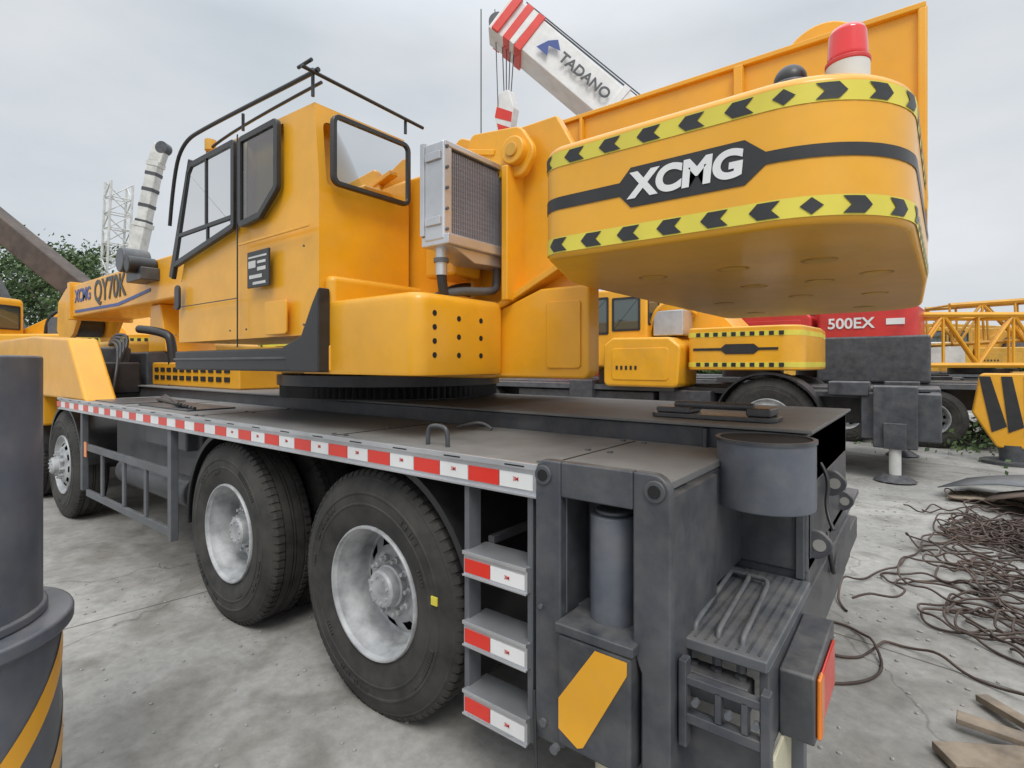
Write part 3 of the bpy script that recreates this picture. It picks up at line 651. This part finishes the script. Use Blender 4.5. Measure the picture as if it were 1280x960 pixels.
# ================================================================= generic background crane
def lattice(name,p0,p1,w,h,r,mat,nb,parent=None,w2=None,h2=None):
    d,s,u,L=frame(p0,p1); w2=w2 or w; h2=h2 or h; cs=[]
    def c(i,a,b_):
        f=i/nb; return Vector(p0)+d*L*f+s*a*(w+(w2-w)*f)/2+u*b_*(h+(h2-h)*f)/2
    co=((-1,-1),(1,-1),(1,1),(-1,1))
    for a,b_ in co: cs.append((c(0,a,b_),c(nb,a,b_),r))
    for i in range(nb):
        for k in range(4):
            A=co[k];B=co[(k+1)%4]
            if i%2: A,B=B,A
            cs.append((c(i,*A),c(i+1,*B),r*.55)); cs.append((c(i,*A),c(i,*B),r*.5))
    return cyls(name,cs,mat,6,parent)
def gen_crane(name,x,y,col,rz=0,srz=0,L=11,el=0,bl=9,bcol=None,cwc=None,lettering=None,ccol=None,outrig=True,hook=False,px=-4.2,wsc=1,nsec=3,bw=.75,bh=.8,bf=.86,sz=0,bands=0,collar=True,cdx=0,rearw=True):
    E0=empty(name,None,(x,y,0),rz); CUR[0]=E0; bcol=bcol or col; cwc=cwc or col; ccol=ccol or col
    box('chassis',-L,0,-.6,.6,.7,1.25,GRY,.02); box('deck',-L+2,-.1 if rearw else -3.6,-1.25,1.25,1.12,1.22,GRY,.01)
    boxes('deck_edge',[(-L+2,-.3 if rearw else -3.6,-1.262,-1.25,1.13,1.2)],GRY2,0)
    for xx in((-1.7,-3.1) if rearw else ())+(-L+2.9,-L+1.5):
        for sd in(-1,1): wheel(xx,-1.25 if sd<0 else 1.25,.555*wsc,E0,xx>-4,sd>0,wsc)
    box('toolbox',-L+4,-4,-1.2,-.7,.6,1.1,GRY,.03)
    cp=rpoly([(-L-.1,.55),(-L+1.9,.55),(-L+1.9,2.3),(-L+.25,2.4),(-L-.1,1.5)],.08)
    prism('carrier_cab',cp,'y',-1.22,.1,ccol,.05,3)
    window('carrier_side_window',[(-L+.15,1.5),(-L+1.2,1.45),(-L+1.2,2.2),(-L+.35,2.2)],'y',-1.22,-1,.03)
    box('engine_hood',-L,-L+2.4,.12,1.2,.9,1.7,ccol,.05,3)
    if outrig:
        for xx in(-.5,-5.4):
            for sd in(-1,1):
                box('outrigger_box',xx-.25,xx+.25,sd*1.2-.15,sd*1.2+.15,.45,1.3,GRY,.02)
                cyl('outrigger_jack',(xx,sd*1.3,.1),(xx,sd*1.3,.5),.07,WHTO,16); cyl('outrigger_pad',(xx,sd*1.3,.02),(xx,sd*1.3,.10),.25,GRY,16,r2=.12)
                boxes('jack_sleeve',[(xx-.13,xx+.13,sd*1.3-.1,sd*1.3+.1,.45,.8)],GRY,.01)
    sp=empty('superstructure',E0,(px,0,sz),srz); CUR[0]=sp
    cyl('ring',(0,0,1.25-sz),(0,0,1.5),.7,BLK,32)
    prism('turret',rpoly([(-1.3,1.5),(2.0,1.5),(2.2,2.2),(1.7,2.75),(.9,2.8),(-.6,2.1),(-1.3,2.0)],.05),'y',-.55,.75,col,.03)
    a=cdx; cy0=-1.25 if cdx else -1.3
    cb=rpoly([(a,1.55),(a,2.95),(-1.25+a,3.0),(-1.62+a,2.2),(-1.62+a,1.55)],.1)
    prism('operator_cab',cb,'y',cy0,-.6,col,.05,3)
    window('op_side_window',[(-1.5+a,2.15),(-.75+a,2.15),(-.75+a,2.85),(-1.22+a,2.85)],'y',cy0,-1,.04)
    window('op_side_window2',[(-.68+a,2.2),(-.12+a,2.2),(-.12+a,2.82),(-.68+a,2.82)],'y',cy0,-1,.04)
    window('op_rear_window',[(-1.2,2.3),(-.7,2.3),(-.7,2.8),(-1.2,2.8)],'x',a,1,.03)
    if cdx:
        prism('side_hood',rpoly([(.12,1.2),(1.5,1.2),(1.55,1.9),(1.35,2.06),(.3,2.08),(.12,1.95)],.1),'y',-1.5,-.56,col,.05,3)
        prism('hood_door',rpoly([(.3,1.32),(1.35,1.32),(1.35,1.88),(.3,1.88)],.06),'y',-1.515,-1.49,col,.01)
        boxes('hood_louvres',[(.38+i*.09,.42+i*.09,-1.522,-1.513,1.5,1.57) for i in range(5)],BLK,0)
    else:
        prism('side_hood',rpoly([(.05,1.5),(1.5,1.5),(1.5,2.05),(1.35,2.2),(.05,2.2)],.08),'y',-1.32,-.56,col,.05,3)
        prism('hood_door',rpoly([(.2,1.6),(1.3,1.6),(1.3,2.0),(.2,2.0)],.05),'y',-1.335,-1.31,col,.01)
        boxes('hood_louvres',[(.3+i*.09,.34+i*.09,-1.342,-1.333,1.7,1.76) for i in range(5)],BLK,0)
    boxes('upper_cooler',[(.9,1.45,-1.1,-.6,2.1,2.55)],GRY2 if not cdx else ALU,.02); tube('upper_hose',[(.8,-1.0,2.1),(.9,-1.15,2.6),(1.3,-.9,2.75),(1.5,-.6,2.5)],.035,YEL if cdx else BLK)
    cw=rpoly([(1.6,-1.3),(3.3,-1.3),(3.4,0),(3.3,1.3),(1.6,1.3)],[.1,.35,0,.35,.1],8)
    prism('counterweight',cw,'z',1.5,2.2,cwc,.03,3)
    if not lettering and sz==0:
        rp=rpoly([(1.59,-1.304),(3.3,-1.304),(3.404,0),(3.3,1.304),(1.59,1.304)],[.1,.35,0,.35,.1],8)
        prism('cw_band',rp,'z',1.55,1.63,HAZ,0); prism('cw_band_top',rp,'z',2.04,2.12,HAZ,0)
        boxes('cw_chevrons',[(1.75+i*.14,1.82+i*.14,-1.31,-1.306,zz-.032,zz+.032) for zz in(1.59,2.08) for i in range(10)],BLK,0)
        prism('cw_logo',[(1.7,1.86),(2.15,1.86),(2.22,1.92),(2.65,1.92),(2.72,1.86),(3.0,1.86),(3.0,1.82),(2.72,1.82),(2.65,1.76),(2.22,1.76),(2.15,1.82),(1.7,1.82)],'y',-1.312,-1.303,BLK,0)
    ce,se=math.cos(el),math.sin(el); o=Vector((1.5,.1,2.55)); D=Vector((-ce,0,se)); U=Vector((se,0,ce))
    def pt(t,u=0): return tuple(o+D*t+U*u)
    seg=bl/nsec; w=bw;h=bh
    for k in range(nsec):
        obox('boom_section',pt(k*seg-(.4 if k else 0)),pt((k+1)*seg),w,h,bcol,.04)
        if collar: obox('boom_collar',pt((k+1)*seg-.22),pt((k+1)*seg),w+.06,h+.08,bcol,.02)
        w*=bf;h*=bf
    for i in range(bands):
        t=bl-.5-i*.75; ww=bw*bf**min(nsec-1,int(t/seg)); hh=bh*bf**min(nsec-1,int(t/seg)); obox('black_band',pt(t-.16),pt(t),ww+.02,hh+.02,GRY,.0)
    w/=bf;h/=bf
    if hook:
        obox('boom_head',pt(bl-.05),pt(bl+.75,-.05),w*.9,h*1.1,bcol,.05)
        for i in range(3): obox('head_red_band',pt(bl-.45+i*.42),pt(bl-.22+i*.42,-.01),w+.08,h+.12,REDT,.01)
        cyls('boom_cables',[(pt(2,h*.9),pt(bl,h*.75),.025),(pt(3,h*1.0),pt(bl+.5,h*.8),.02)],GRY,6)
    else: obox('boom_head',pt(bl),pt(bl+.8,-.1),w*.8,h*1.25,bcol,.03)
    cyls('boom_sheaves',[(tuple(Vector(pt(bl+.7,-.2))+Vector((0,-.2,0))),tuple(Vector(pt(bl+.7,-.2))+Vector((0,.2,0))),.28)],GRY,20)
    if el>.2: obox('luffing_cylinder',(-.5,.1,1.9),pt(bl*.33,-.4),.2,.2,GRY,.02)
    if lettering:
        X=-D; Yv=U
        def ML(t,dy): return Matrix.Translation(Vector(pt(t))+Vector((0,.0-dy,0)))@Matrix(((X.x,Yv.x,0,0),(X.y,Yv.y,-1,0),(X.z,Yv.z,0,0),(0,0,0,1)))
        t=text('boom_letters',lettering,(0,0,0),(0,0,0),.42,GRY,.010,.01); t.matrix_local=ML(bl*.825,.0+bw*.5)
        t=prism('boom_emblem',[(-.3,-.25),(.1,-.25),(-.05,.0),(.3,.1),(.05,.3),(-.15,.1)],'z',0,.01,BLU,0); t.matrix_local=ML(bl*.825+1.3,bw*.5)
    return E0,sp,pt
E0,sp,pt=gen_crane('truck_crane',.15,10.25,YEL,px=-4.95,L=11,bl=8.5,wsc=1.2,cdx=.85,rearw=False)
CUR[0]=E0; wheel(-2.1,-1.35,.69,E0,False,False,1.25); wheel(-2.1,1.35,.69,E0,False,True,1.25)
fender(-2.1,-5,185,.78,-1.4,-.9,.69)
boxes('axle_and_frame',[(-3.6,-.1,-1.0,1.0,1.1,1.2),(-.9,0,-1.25,1.2,.55,1.2),(-3.9,-3.0,-1.2,-.7,.5,1.15),(-1.3,-.8,-1.3,-.9,1.15,1.35)],GRY,.02)
E0,sp,pt=gen_crane('truck_crane',1.75,14.2,RED,px=-5.2,L=11.5,bl=9,bcol=RED,cwc=RED,sz=.55)
CUR[0]=E0; text('red_crane_lettering','500EX',(-3.0,-1.315,2.42),FACE_Y,.3,WHT,.006,.004); box('red_crane_badge',-2.4,-2.1,-1.315,-1.302,2.38,2.5,WHT,0)
box('red_crane_engine',-3.6,-1.7,-1.34,1.2,1.23,2.16,GRY,.05)
gen_crane('truck_crane',.73,18.2,WHTO,srz=R(37.8),px=-3.2,L=11,el=R(40.3),bl=13.7,bcol=WHT,hook=True,lettering='TADANO',nsec=4,bw=1.25,bh=1.35,bf=.93)
gen_crane('truck_crane',5.5,27,YEL2,px=-4.2,L=11,bl=10)
gen_crane('truck_crane',9.5,33,YEL2,px=-4.2,L=11,bl=10,el=R(6))
gen_crane('truck_crane',-13.0,8.2,YEL2,px=-3.5,L=11,bl=9)
gen_crane('truck_crane',-12.9,3.1,YEL,px=-2.5,srz=R(37.8),L=10.5,el=R(38.8),bl=13,bcol=BRN,nsec=2,bw=.5,bh=.5,bf=.95,collar=False)
gen_crane('truck_crane',-25,9.45,WHTO,px=-3.6,srz=R(217.8),L=11,el=R(78),bl=8.6,bcol=WHTO,nsec=3,bw=.66,bh=.66,bands=4)
CUR[0]=empty('lattice_mast_crane')
lattice('mast',(-40.0,11.0,1.6),(-39.0,11.15,12.6),1.1,1.1,.07,WHTO,12)
box('mast_base',-42,-38.8,10.2,12.6,.5,1.7,YEL2,.05); cyls('base_rollers',[((-41.7+i*.9,10.1,.45),(-41.7+i*.9,12.7,.45),.42) for i in range(4)],RUB,20)
CUR[0]=empty('crane_hook_block')
hx,hy=-9.94,12.54
ropes=[((hx+a*.12,hy+a*.09,12.0),(hx+a*.05,hy+a*.03,9.35),.016) for a in(-1,0,1,2)]
ropes+=[((hx-.6,hy-.46,12.2),(hx-.6,hy-.46,7.9),.018),((hx-.28,hy-.2,12.2),(hx-.2,hy-.15,9.3),.014)]
cyls('hoist_ropes',ropes,GRY,6)
prism('block_plate',rpoly([(hx-.36,9.1),(hx-.16,9.7),(hx+.18,9.7),(hx+.38,9.1),(hx+.22,8.4),(hx-.18,8.4)],.06),'y',hy-.14,hy+.14,WHT,.02)
prism('block_red',[(hx-.33,9.0),(hx-.25,9.3),(hx+.33,8.98),(hx+.29,8.7)],'y',hy-.147,hy-.141,REDT,0)
prism('block_red_low',[(hx-.2,8.6),(hx-.24,8.8),(hx+.24,8.55),(hx+.21,8.42)],'y',hy-.147,hy-.141,REDT,0)
tube('hook',[(hx,hy,8.42),(hx,hy,8.2),(hx+.16,hy,8.08),(hx+.14,hy,7.9),(hx-.04,hy,7.84),(hx-.15,hy,7.98)],.05,GRY)
CUR[0]=empty('lattice_boom')
lattice('lattice_section',(-.6,14.2,2.1),(4.6,18.2,2.1),.9,1.05,.06,YEL,9)
lattice('lattice_section_lower',(1.6,14.6,1.0),(6,18,1.0),.8,.8,.05,YEL2,8)
lattice('lattice_section_back',(.2,16.3,2.5),(6,19.5,2.9),.9,.9,.055,YEL2,10)
boxes('trestles',[(1.2,1.5,15.2,16.2,0,1.5),(3.9,4.2,17.2,18.3,0,1.5),(3.4,3.7,15.4,16.6,0,.6)],RUST)
CUR[0]=empty('hook_block')
prism('block',rpoly([(.68,1.45),(1.45,1.45),(1.55,.8),(1.25,.25),(.88,.25),(.58,.8)],.08),'y',11.6,11.85,YEL,.03)
for k in range(3): prism('block_stripe',[(.66+k*.27,1.40),(.80+k*.26,1.40),(1.0+k*.2,.6),(.82+k*.2,.5)],'y',11.588,11.597,BLK,0)
cyl('block_base',(1.07,11.72,0),(1.07,11.72,.3),.16,GRY,16); cyl('block_foot',(1.07,11.72,0),(1.07,11.72,.05),.4,GRY,20)
# ================================================================= left foreground outrigger post
CUR[0]=empty('outrigger_jack')
px_,py_=-2.22,.178
cyl('post_sleeve',(px_,py_,.85),(px_,py_,1.625),.25,GRYL,64,bevel=.008)
cyl('post_weld',(px_,py_,.85),(px_,py_,.88),.262,GRYL,64,bevel=.008)
cyl('post_flange',(px_,py_,.805),(px_,py_,.85),.325,GRYL,64,bevel=.01)
cyl('post_base',(px_,py_,.05),(px_,py_,.805),.295,GRYL,64,bevel=.01)
bm=bmesh.new()
for k in range(4):
    z0=-.215-k*.28; prev=None
    for i in range(49):
        q=R(-110+i*220/48); zz=z0+(i/48)*1.1
        c=max(.06,min(.79,zz)); d=max(.06,min(.79,zz+.09))
        a=bm.verts.new((px_+.2975*math.cos(q),py_+.2975*math.sin(q),c)); b_=bm.verts.new((px_+.2975*math.cos(q),py_+.2975*math.sin(q),d))
        if prev and (d-c>.002 or prev[2]): bm.faces.new((prev[0],a,b_,prev[1]))
        prev=(a,b_,d-c>.002)
finish(bm,'post_stripes',YEL,0)
cyl('post_foot',(px_,py_,0),(px_,py_,.05),.4,GRY,48)
# ================================================================= ground
m,nt,b=nodes_of('ground_concrete'); L=nt.links
tc=N(nt,'ShaderNodeTexCoord'); mp=N(nt,'ShaderNodeMapping'); mp.inputs['Rotation'].default_value=(0,0,R(8)); L.new(tc.outputs['Object'],mp.inputs[0])
n1=N(nt,'ShaderNodeTexNoise'); n1.inputs['Scale'].default_value=.55; n1.inputs['Detail'].default_value=8; n1.inputs['Roughness'].default_value=.7; L.new(mp.outputs[0],n1.inputs['Vector'])
n2=N(nt,'ShaderNodeTexNoise'); n2.inputs['Scale'].default_value=14; n2.inputs['Detail'].default_value=8; n2.inputs['Roughness'].default_value=.7; L.new(mp.outputs[0],n2.inputs['Vector'])
r1=ramp(nt,n1.outputs['Fac'],.34,(.235,.228,.21,1),.66,(.43,.415,.385,1))
r2=ramp(nt,n2.outputs['Fac'],.3,(.75,.75,.75,1),.62,(1.06,1.06,1.06,1))
mx=N(nt,'ShaderNodeMix',data_type='RGBA',blend_type='MULTIPLY'); mx.inputs[0].default_value=1; L.new(r1.outputs[0],mx.inputs[6]); L.new(r2.outputs[0],mx.inputs[7])
n4=N(nt,'ShaderNodeTexNoise'); n4.inputs['Scale'].default_value=1.6; n4.inputs['Detail'].default_value=6; n4.inputs['Distortion'].default_value=1.2; L.new(mp.outputs[0],n4.inputs['Vector'])
r4=ramp(nt,n4.outputs['Fac'],.50,(1,1,1,1),.70,(.60,.575,.54,1))
mxs=N(nt,'ShaderNodeMix',data_type='RGBA',blend_type='MULTIPLY'); mxs.inputs[0].default_value=.85; L.new(mx.outputs[2],mxs.inputs[6]); L.new(r4.outputs[0],mxs.inputs[7])
vo=N(nt,'ShaderNodeTexVoronoi',feature='DISTANCE_TO_EDGE'); vo.inputs['Scale'].default_value=.30
nd=N(nt,'ShaderNodeTexNoise'); nd.inputs['Scale'].default_value=2.2; nd.inputs['Detail'].default_value=5; L.new(mp.outputs[0],nd.inputs['Vector'])
va=N(nt,'ShaderNodeVectorMath',operation='MULTIPLY_ADD'); L.new(nd.outputs['Color'],va.inputs[0]); va.inputs[1].default_value=(.5,.5,.5); L.new(mp.outputs[0],va.inputs[2]); L.new(va.outputs[0],vo.inputs['Vector'])
rc=ramp(nt,vo.outputs['Distance'],.0,(.5,.49,.47,1),.0022,(1,1,1,1))
mxc=N(nt,'ShaderNodeMix',data_type='RGBA',blend_type='MULTIPLY'); mxc.inputs[0].default_value=.7; L.new(mxs.outputs[2],mxc.inputs[6]); L.new(rc.outputs[0],mxc.inputs[7])
br=N(nt,'ShaderNodeTexBrick'); br.offset=0; br.inputs['Color1'].default_value=(1,1,1,1); br.inputs['Color2'].default_value=(.93,.93,.93,1); br.inputs['Mortar'].default_value=(.4,.39,.37,1)
br.inputs['Scale'].default_value=1; br.inputs['Mortar Size'].default_value=.008; br.inputs['Brick Width'].default_value=4.2; br.inputs['Row Height'].default_value=3.6; L.new(mp.outputs[0],br.inputs['Vector'])
mx2=N(nt,'ShaderNodeMix',data_type='RGBA',blend_type='MULTIPLY'); mx2.inputs[0].default_value=1; L.new(mxc.outputs[2],mx2.inputs[6]); L.new(br.outputs['Color'],mx2.inputs[7])
L.new(mx2.outputs[2],b.inputs['Base Color']); b.inputs['Roughness'].default_value=.82
bp=N(nt,'ShaderNodeBump'); bp.inputs['Strength'].default_value=.3; bp.inputs['Distance'].default_value=.008; L.new(n2.outputs['Fac'],bp.inputs['Height']); L.new(bp.outputs[0],b.inputs['Normal'])
bm=bmesh.new(); bmesh.ops.create_grid(bm,x_segments=8,y_segments=8,size=400)
CUR[0]=None
finish(bm,'ground',m,0)
bm=bmesh.new()
for i in range(1800):
    c=random.uniform(.6,9)
    s=random.uniform(.003,.010)*(1+c*.1)
    r=bmesh.ops.create_icosphere(bm,subdivisions=1,radius=s)
    ox=random.uniform(-5,2.2); k=random.uniform(.7,1.3)
    for v in r['verts']: v.co=Vector((v.co.x*k+ox,v.co.y+c,v.co.z*.6+s*.3))
finish(bm,'gravel_grit',CON,0)
# ================================================================= debris at right
def wire_pile(name,cx,cy,n,mat,spread,th=.0075):
    cu=bpy.data.curves.new(name,'CURVE'); cu.dimensions='3D'; cu.bevel_depth=th; cu.bevel_resolution=1; cu.materials.append(mat)
    for i in range(n):
        sp_=cu.splines.new('NURBS'); k=34; sp_.points.add(k-1)
        ox=cx+random.gauss(0,spread[0]); oy=cy+random.gauss(0,spread[1]); hd=random.uniform(0,6.28); p=Vector((ox,oy)); step=random.uniform(.06,.15); turn=random.uniform(.25,.7)*random.choice((-1,1)); zz=random.uniform(.01,.07)
        for j in range(k):
            hd+=turn+random.gauss(0,.35)
            if random.random()<.06: turn=-turn
            p+=Vector((math.cos(hd),math.sin(hd)))*step
            p+=(Vector((cx,cy))-p)*.02
            sp_.points[j].co=(p.x,p.y,max(.01,zz+random.gauss(0,.03)),1)
        sp_.order_u=3; sp_.use_endpoint_u=True; sp_.resolution_u=4
    o=bpy.data.objects.new(name,cu); COL.objects.link(o)
wire_pile('wire_rope_pile',.82,6.5,50,WIRE,(.30,.9))
wire_pile('wire_rope_pile',.50,4.6,14,WIRE,(.10,.34))
def sheet(name,pts,w,mat,t=.01):
    bm=bmesh.new(); A=[];
    for (x,y,z,wx,wy) in pts: A.append((bm.verts.new((x-wx*w/2,y-wy*w/2,z)),bm.verts.new((x+wx*w/2,y+wy*w/2,z))))
    for a,c in zip(A[:-1],A[1:]): bm.faces.new((a[0],a[1],c[1],c[0]))
    o=finish(bm,name,mat,0,ang=60); md=o.modifiers.new('s','SOLIDIFY'); md.thickness=t; return o
sheet('scrap_metal_sheet',[(.25+i*.28,8.7-i*.1,.12+.16*math.sin(i*.55),.35,1) for i in range(7)],.9,GRY2)
sheet('scrap_metal_sheet',[(.55+i*.3,8.0-i*.12,.06+.22*math.sin(i*.6+.3),.3,1) for i in range(7)],.6,RUST)
sheet('scrap_metal_sheet',[(.2+i*.25,8.3,.04+.03*math.sin(i),.1,1) for i in range(5)],.5,WOOD)
CUR[0]=empty('timber_planks')
obox('plank',(.05,2.75,.03),(.62,3.12,.03),.14,.035,WOOD,.004)
obox('plank_2',(.10,3.05,.055),(.75,3.0,.055),.08,.025,WOOD,.004)
obox('plank_3',(.20,3.35,.03),(.55,2.9,.09),.06,.03,WOOD,.004)
CUR[0]=None
# ================================================================= vegetation
m,nt,b=nodes_of('foliage'); L=nt.links
tc=N(nt,'ShaderNodeTexCoord'); n1=N(nt,'ShaderNodeTexNoise'); n1.inputs['Scale'].default_value=1.3; n1.inputs['Detail'].default_value=4; L.new(tc.outputs['Object'],n1.inputs['Vector'])
r1=ramp(nt,n1.outputs['Fac'],.35,(.035,.07,.024,1),.68,(.11,.17,.055,1)); L.new(r1.outputs[0],b.inputs['Base Color']); b.inputs['Roughness'].default_value=.65
FOL=m
BARK=paint('bark',(.09,.07,.05),.9,.2,.1,0)
def tree(name,x,y,h,r,n=4600,ls=.30):
    e=empty(name); CUR[0]=e
    cyl('trunk',(x,y,0),(x+.1,y,h*.55),.16,BARK,10,r2=.09)
    for i in range(7):
        q=i*.9; cyl('limb',(x+.08,y,h*(.35+.03*i)),(x+math.cos(q)*r*.6,y+math.sin(q)*r*.6,h*(.6+.04*i)),.06,BARK,7,r2=.02)
    bm=bmesh.new(); cl=[]
    for i in range(46):
        a=random.uniform(0,6.28); v=random.uniform(-1,1); rr=r*random.uniform(.45,1.0)*math.sqrt(1-v*v*.8)
        cl.append(Vector((x+rr*math.cos(a),y+rr*math.sin(a),h*.66+v*h*.31)))
    for i in range(n):
        c=random.choice(cl); p=c+Vector((random.gauss(0,1),random.gauss(0,1),random.gauss(0,.7)))*r*.17
        nn=Vector((random.gauss(0,1),random.gauss(0,1),random.gauss(0,1)+.4)).normalized(); t=nn.orthogonal().normalized(); u=nn.cross(t); s=ls*random.uniform(.5,1)
        bm.faces.new([bm.verts.new(p+t*s*.5),bm.verts.new(p+u*s*.3),bm.verts.new(p-t*s*.5),bm.verts.new(p-u*s*.3)])
    me=bpy.data.meshes.new('crown'); bm.to_mesh(me); bm.free(); addmesh('crown',me,FOL)
    CUR[0]=None
for (x,y,h,r) in((-42,5.5,9.0,3.0),(-39,8.2,7.8,2.5),(-41,16,8.2,2.8),(-45,12.6,9.6,3),(-46,2.5,9.6,3.2),(-44,8.6,9.2,3.0)): tree('broadleaf_tree',x,y,h,r)
bm=bmesh.new()
for i in range(22000):
    a=random.uniform(-.35,1.72); dist=random.uniform(62,75)
    X=-dist*math.sin(a); Yv=dist*math.cos(a); hh=3.2+1.3*math.sin(a*23)+1.0*math.sin(a*51+1)
    p=Vector((X,Yv,random.random()**.8*max(1.2,hh)))
    nn=Vector((random.gauss(0,1),random.gauss(0,1),random.gauss(0,1)+.4)).normalized(); t=nn.orthogonal().normalized(); u=nn.cross(t); s=random.uniform(.5,1.1)
    bm.faces.new([bm.verts.new(p+t*s*.5),bm.verts.new(p+u*s*.4),bm.verts.new(p-t*s*.5),bm.verts.new(p-u*s*.4)])
me=bpy.data.meshes.new('tree_line'); bm.to_mesh(me); bm.free(); addmesh('tree_line',me,FOL)
bm=bmesh.new()
for i in range(5000):
    p=Vector((random.gauss(2.2,1.3),random.gauss(14.4,1.3),abs(random.gauss(0,.25))))
    nn=Vector((random.gauss(0,1),random.gauss(0,1),random.gauss(0,1)+.4)).normalized(); t=nn.orthogonal().normalized(); u=nn.cross(t); s=random.uniform(.05,.13)
    bm.faces.new([bm.verts.new(p+t*s*.5),bm.verts.new(p+u*s*.3),bm.verts.new(p-t*s*.5),bm.verts.new(p-u*s*.3)])
me=bpy.data.meshes.new('shrubs'); bm.to_mesh(me); bm.free(); addmesh('shrubs',me,FOL)
# ================================================================= world
w=bpy.data.worlds.new('World'); S.world=w; w.use_nodes=True; nt=w.node_tree; L=nt.links; bg=nt.nodes['Background']
SE,SR=R(52),R(125)
sky=N(nt,'ShaderNodeTexSky'); sky.sky_type='NISHITA'; sky.sun_disc=False; sky.sun_elevation=SE; sky.sun_rotation=SR; sky.dust_density=4
hsv=N(nt,'ShaderNodeHueSaturation'); hsv.inputs['Saturation'].default_value=.3; L.new(sky.outputs[0],hsv.inputs['Color'])
tc=N(nt,'ShaderNodeTexCoord'); sx=N(nt,'ShaderNodeSeparateXYZ'); L.new(tc.outputs['Generated'],sx.inputs[0])
mp=N(nt,'ShaderNodeMapping'); mp.inputs['Scale'].default_value=(1,1,2.6); L.new(tc.outputs['Generated'],mp.inputs[0])
cn=N(nt,'ShaderNodeTexNoise'); cn.inputs['Scale'].default_value=1.7; cn.inputs['Detail'].default_value=7; cn.inputs['Roughness'].default_value=.5; L.new(mp.outputs[0],cn.inputs['Vector'])
cr=ramp(nt,cn.outputs['Fac'],.32,(6.1,6.8,7.4,1),.68,(8.6,8.8,9.1,1))
mr=N(nt,'ShaderNodeMapRange'); mr.inputs[1].default_value=.5; mr.inputs[2].default_value=1; mr.inputs[3].default_value=1; mr.inputs[4].default_value=3.0; L.new(sx.outputs['Z'],mr.inputs[0])
vm=N(nt,'ShaderNodeVectorMath',operation='SCALE'); L.new(cr.outputs[0],vm.inputs[0]); L.new(mr.outputs[0],vm.inputs['Scale'])
mx=N(nt,'ShaderNodeMix',data_type='RGBA'); mx.inputs[0].default_value=.15; L.new(vm.outputs[0],mx.inputs[6]); L.new(hsv.outputs[0],mx.inputs[7])
L.new(mx.outputs[2],bg.inputs['Color']); bg.inputs['Strength'].default_value=.1
sd=bpy.data.lights.new('sun','SUN'); sd.energy=1.4; sd.angle=R(22); sd.color=(1,.97,.92)
so=bpy.data.objects.new('sun',sd); COL.objects.link(so)
dirv=Vector((.55,-.55,1.0)).normalized()
so.rotation_euler=dirv.to_track_quat('Z','Y').to_euler(); so.location=(5,-5,20)
# ================================================================= camera
cd=bpy.data.cameras.new('camera'); cam=bpy.data.objects.new('camera',cd); COL.objects.link(cam)
cam.location=(0,0,1.6); cam.rotation_euler=(R(90),0,R(37.8)); cd.sensor_width=36; cd.lens=18.84; cd.shift_y=-.0195; cd.clip_start=.05; cd.clip_end=2000
S.camera=cam
S.view_settings.view_transform='Standard'; S.view_settings.look='None'; S.view_settings.exposure=0
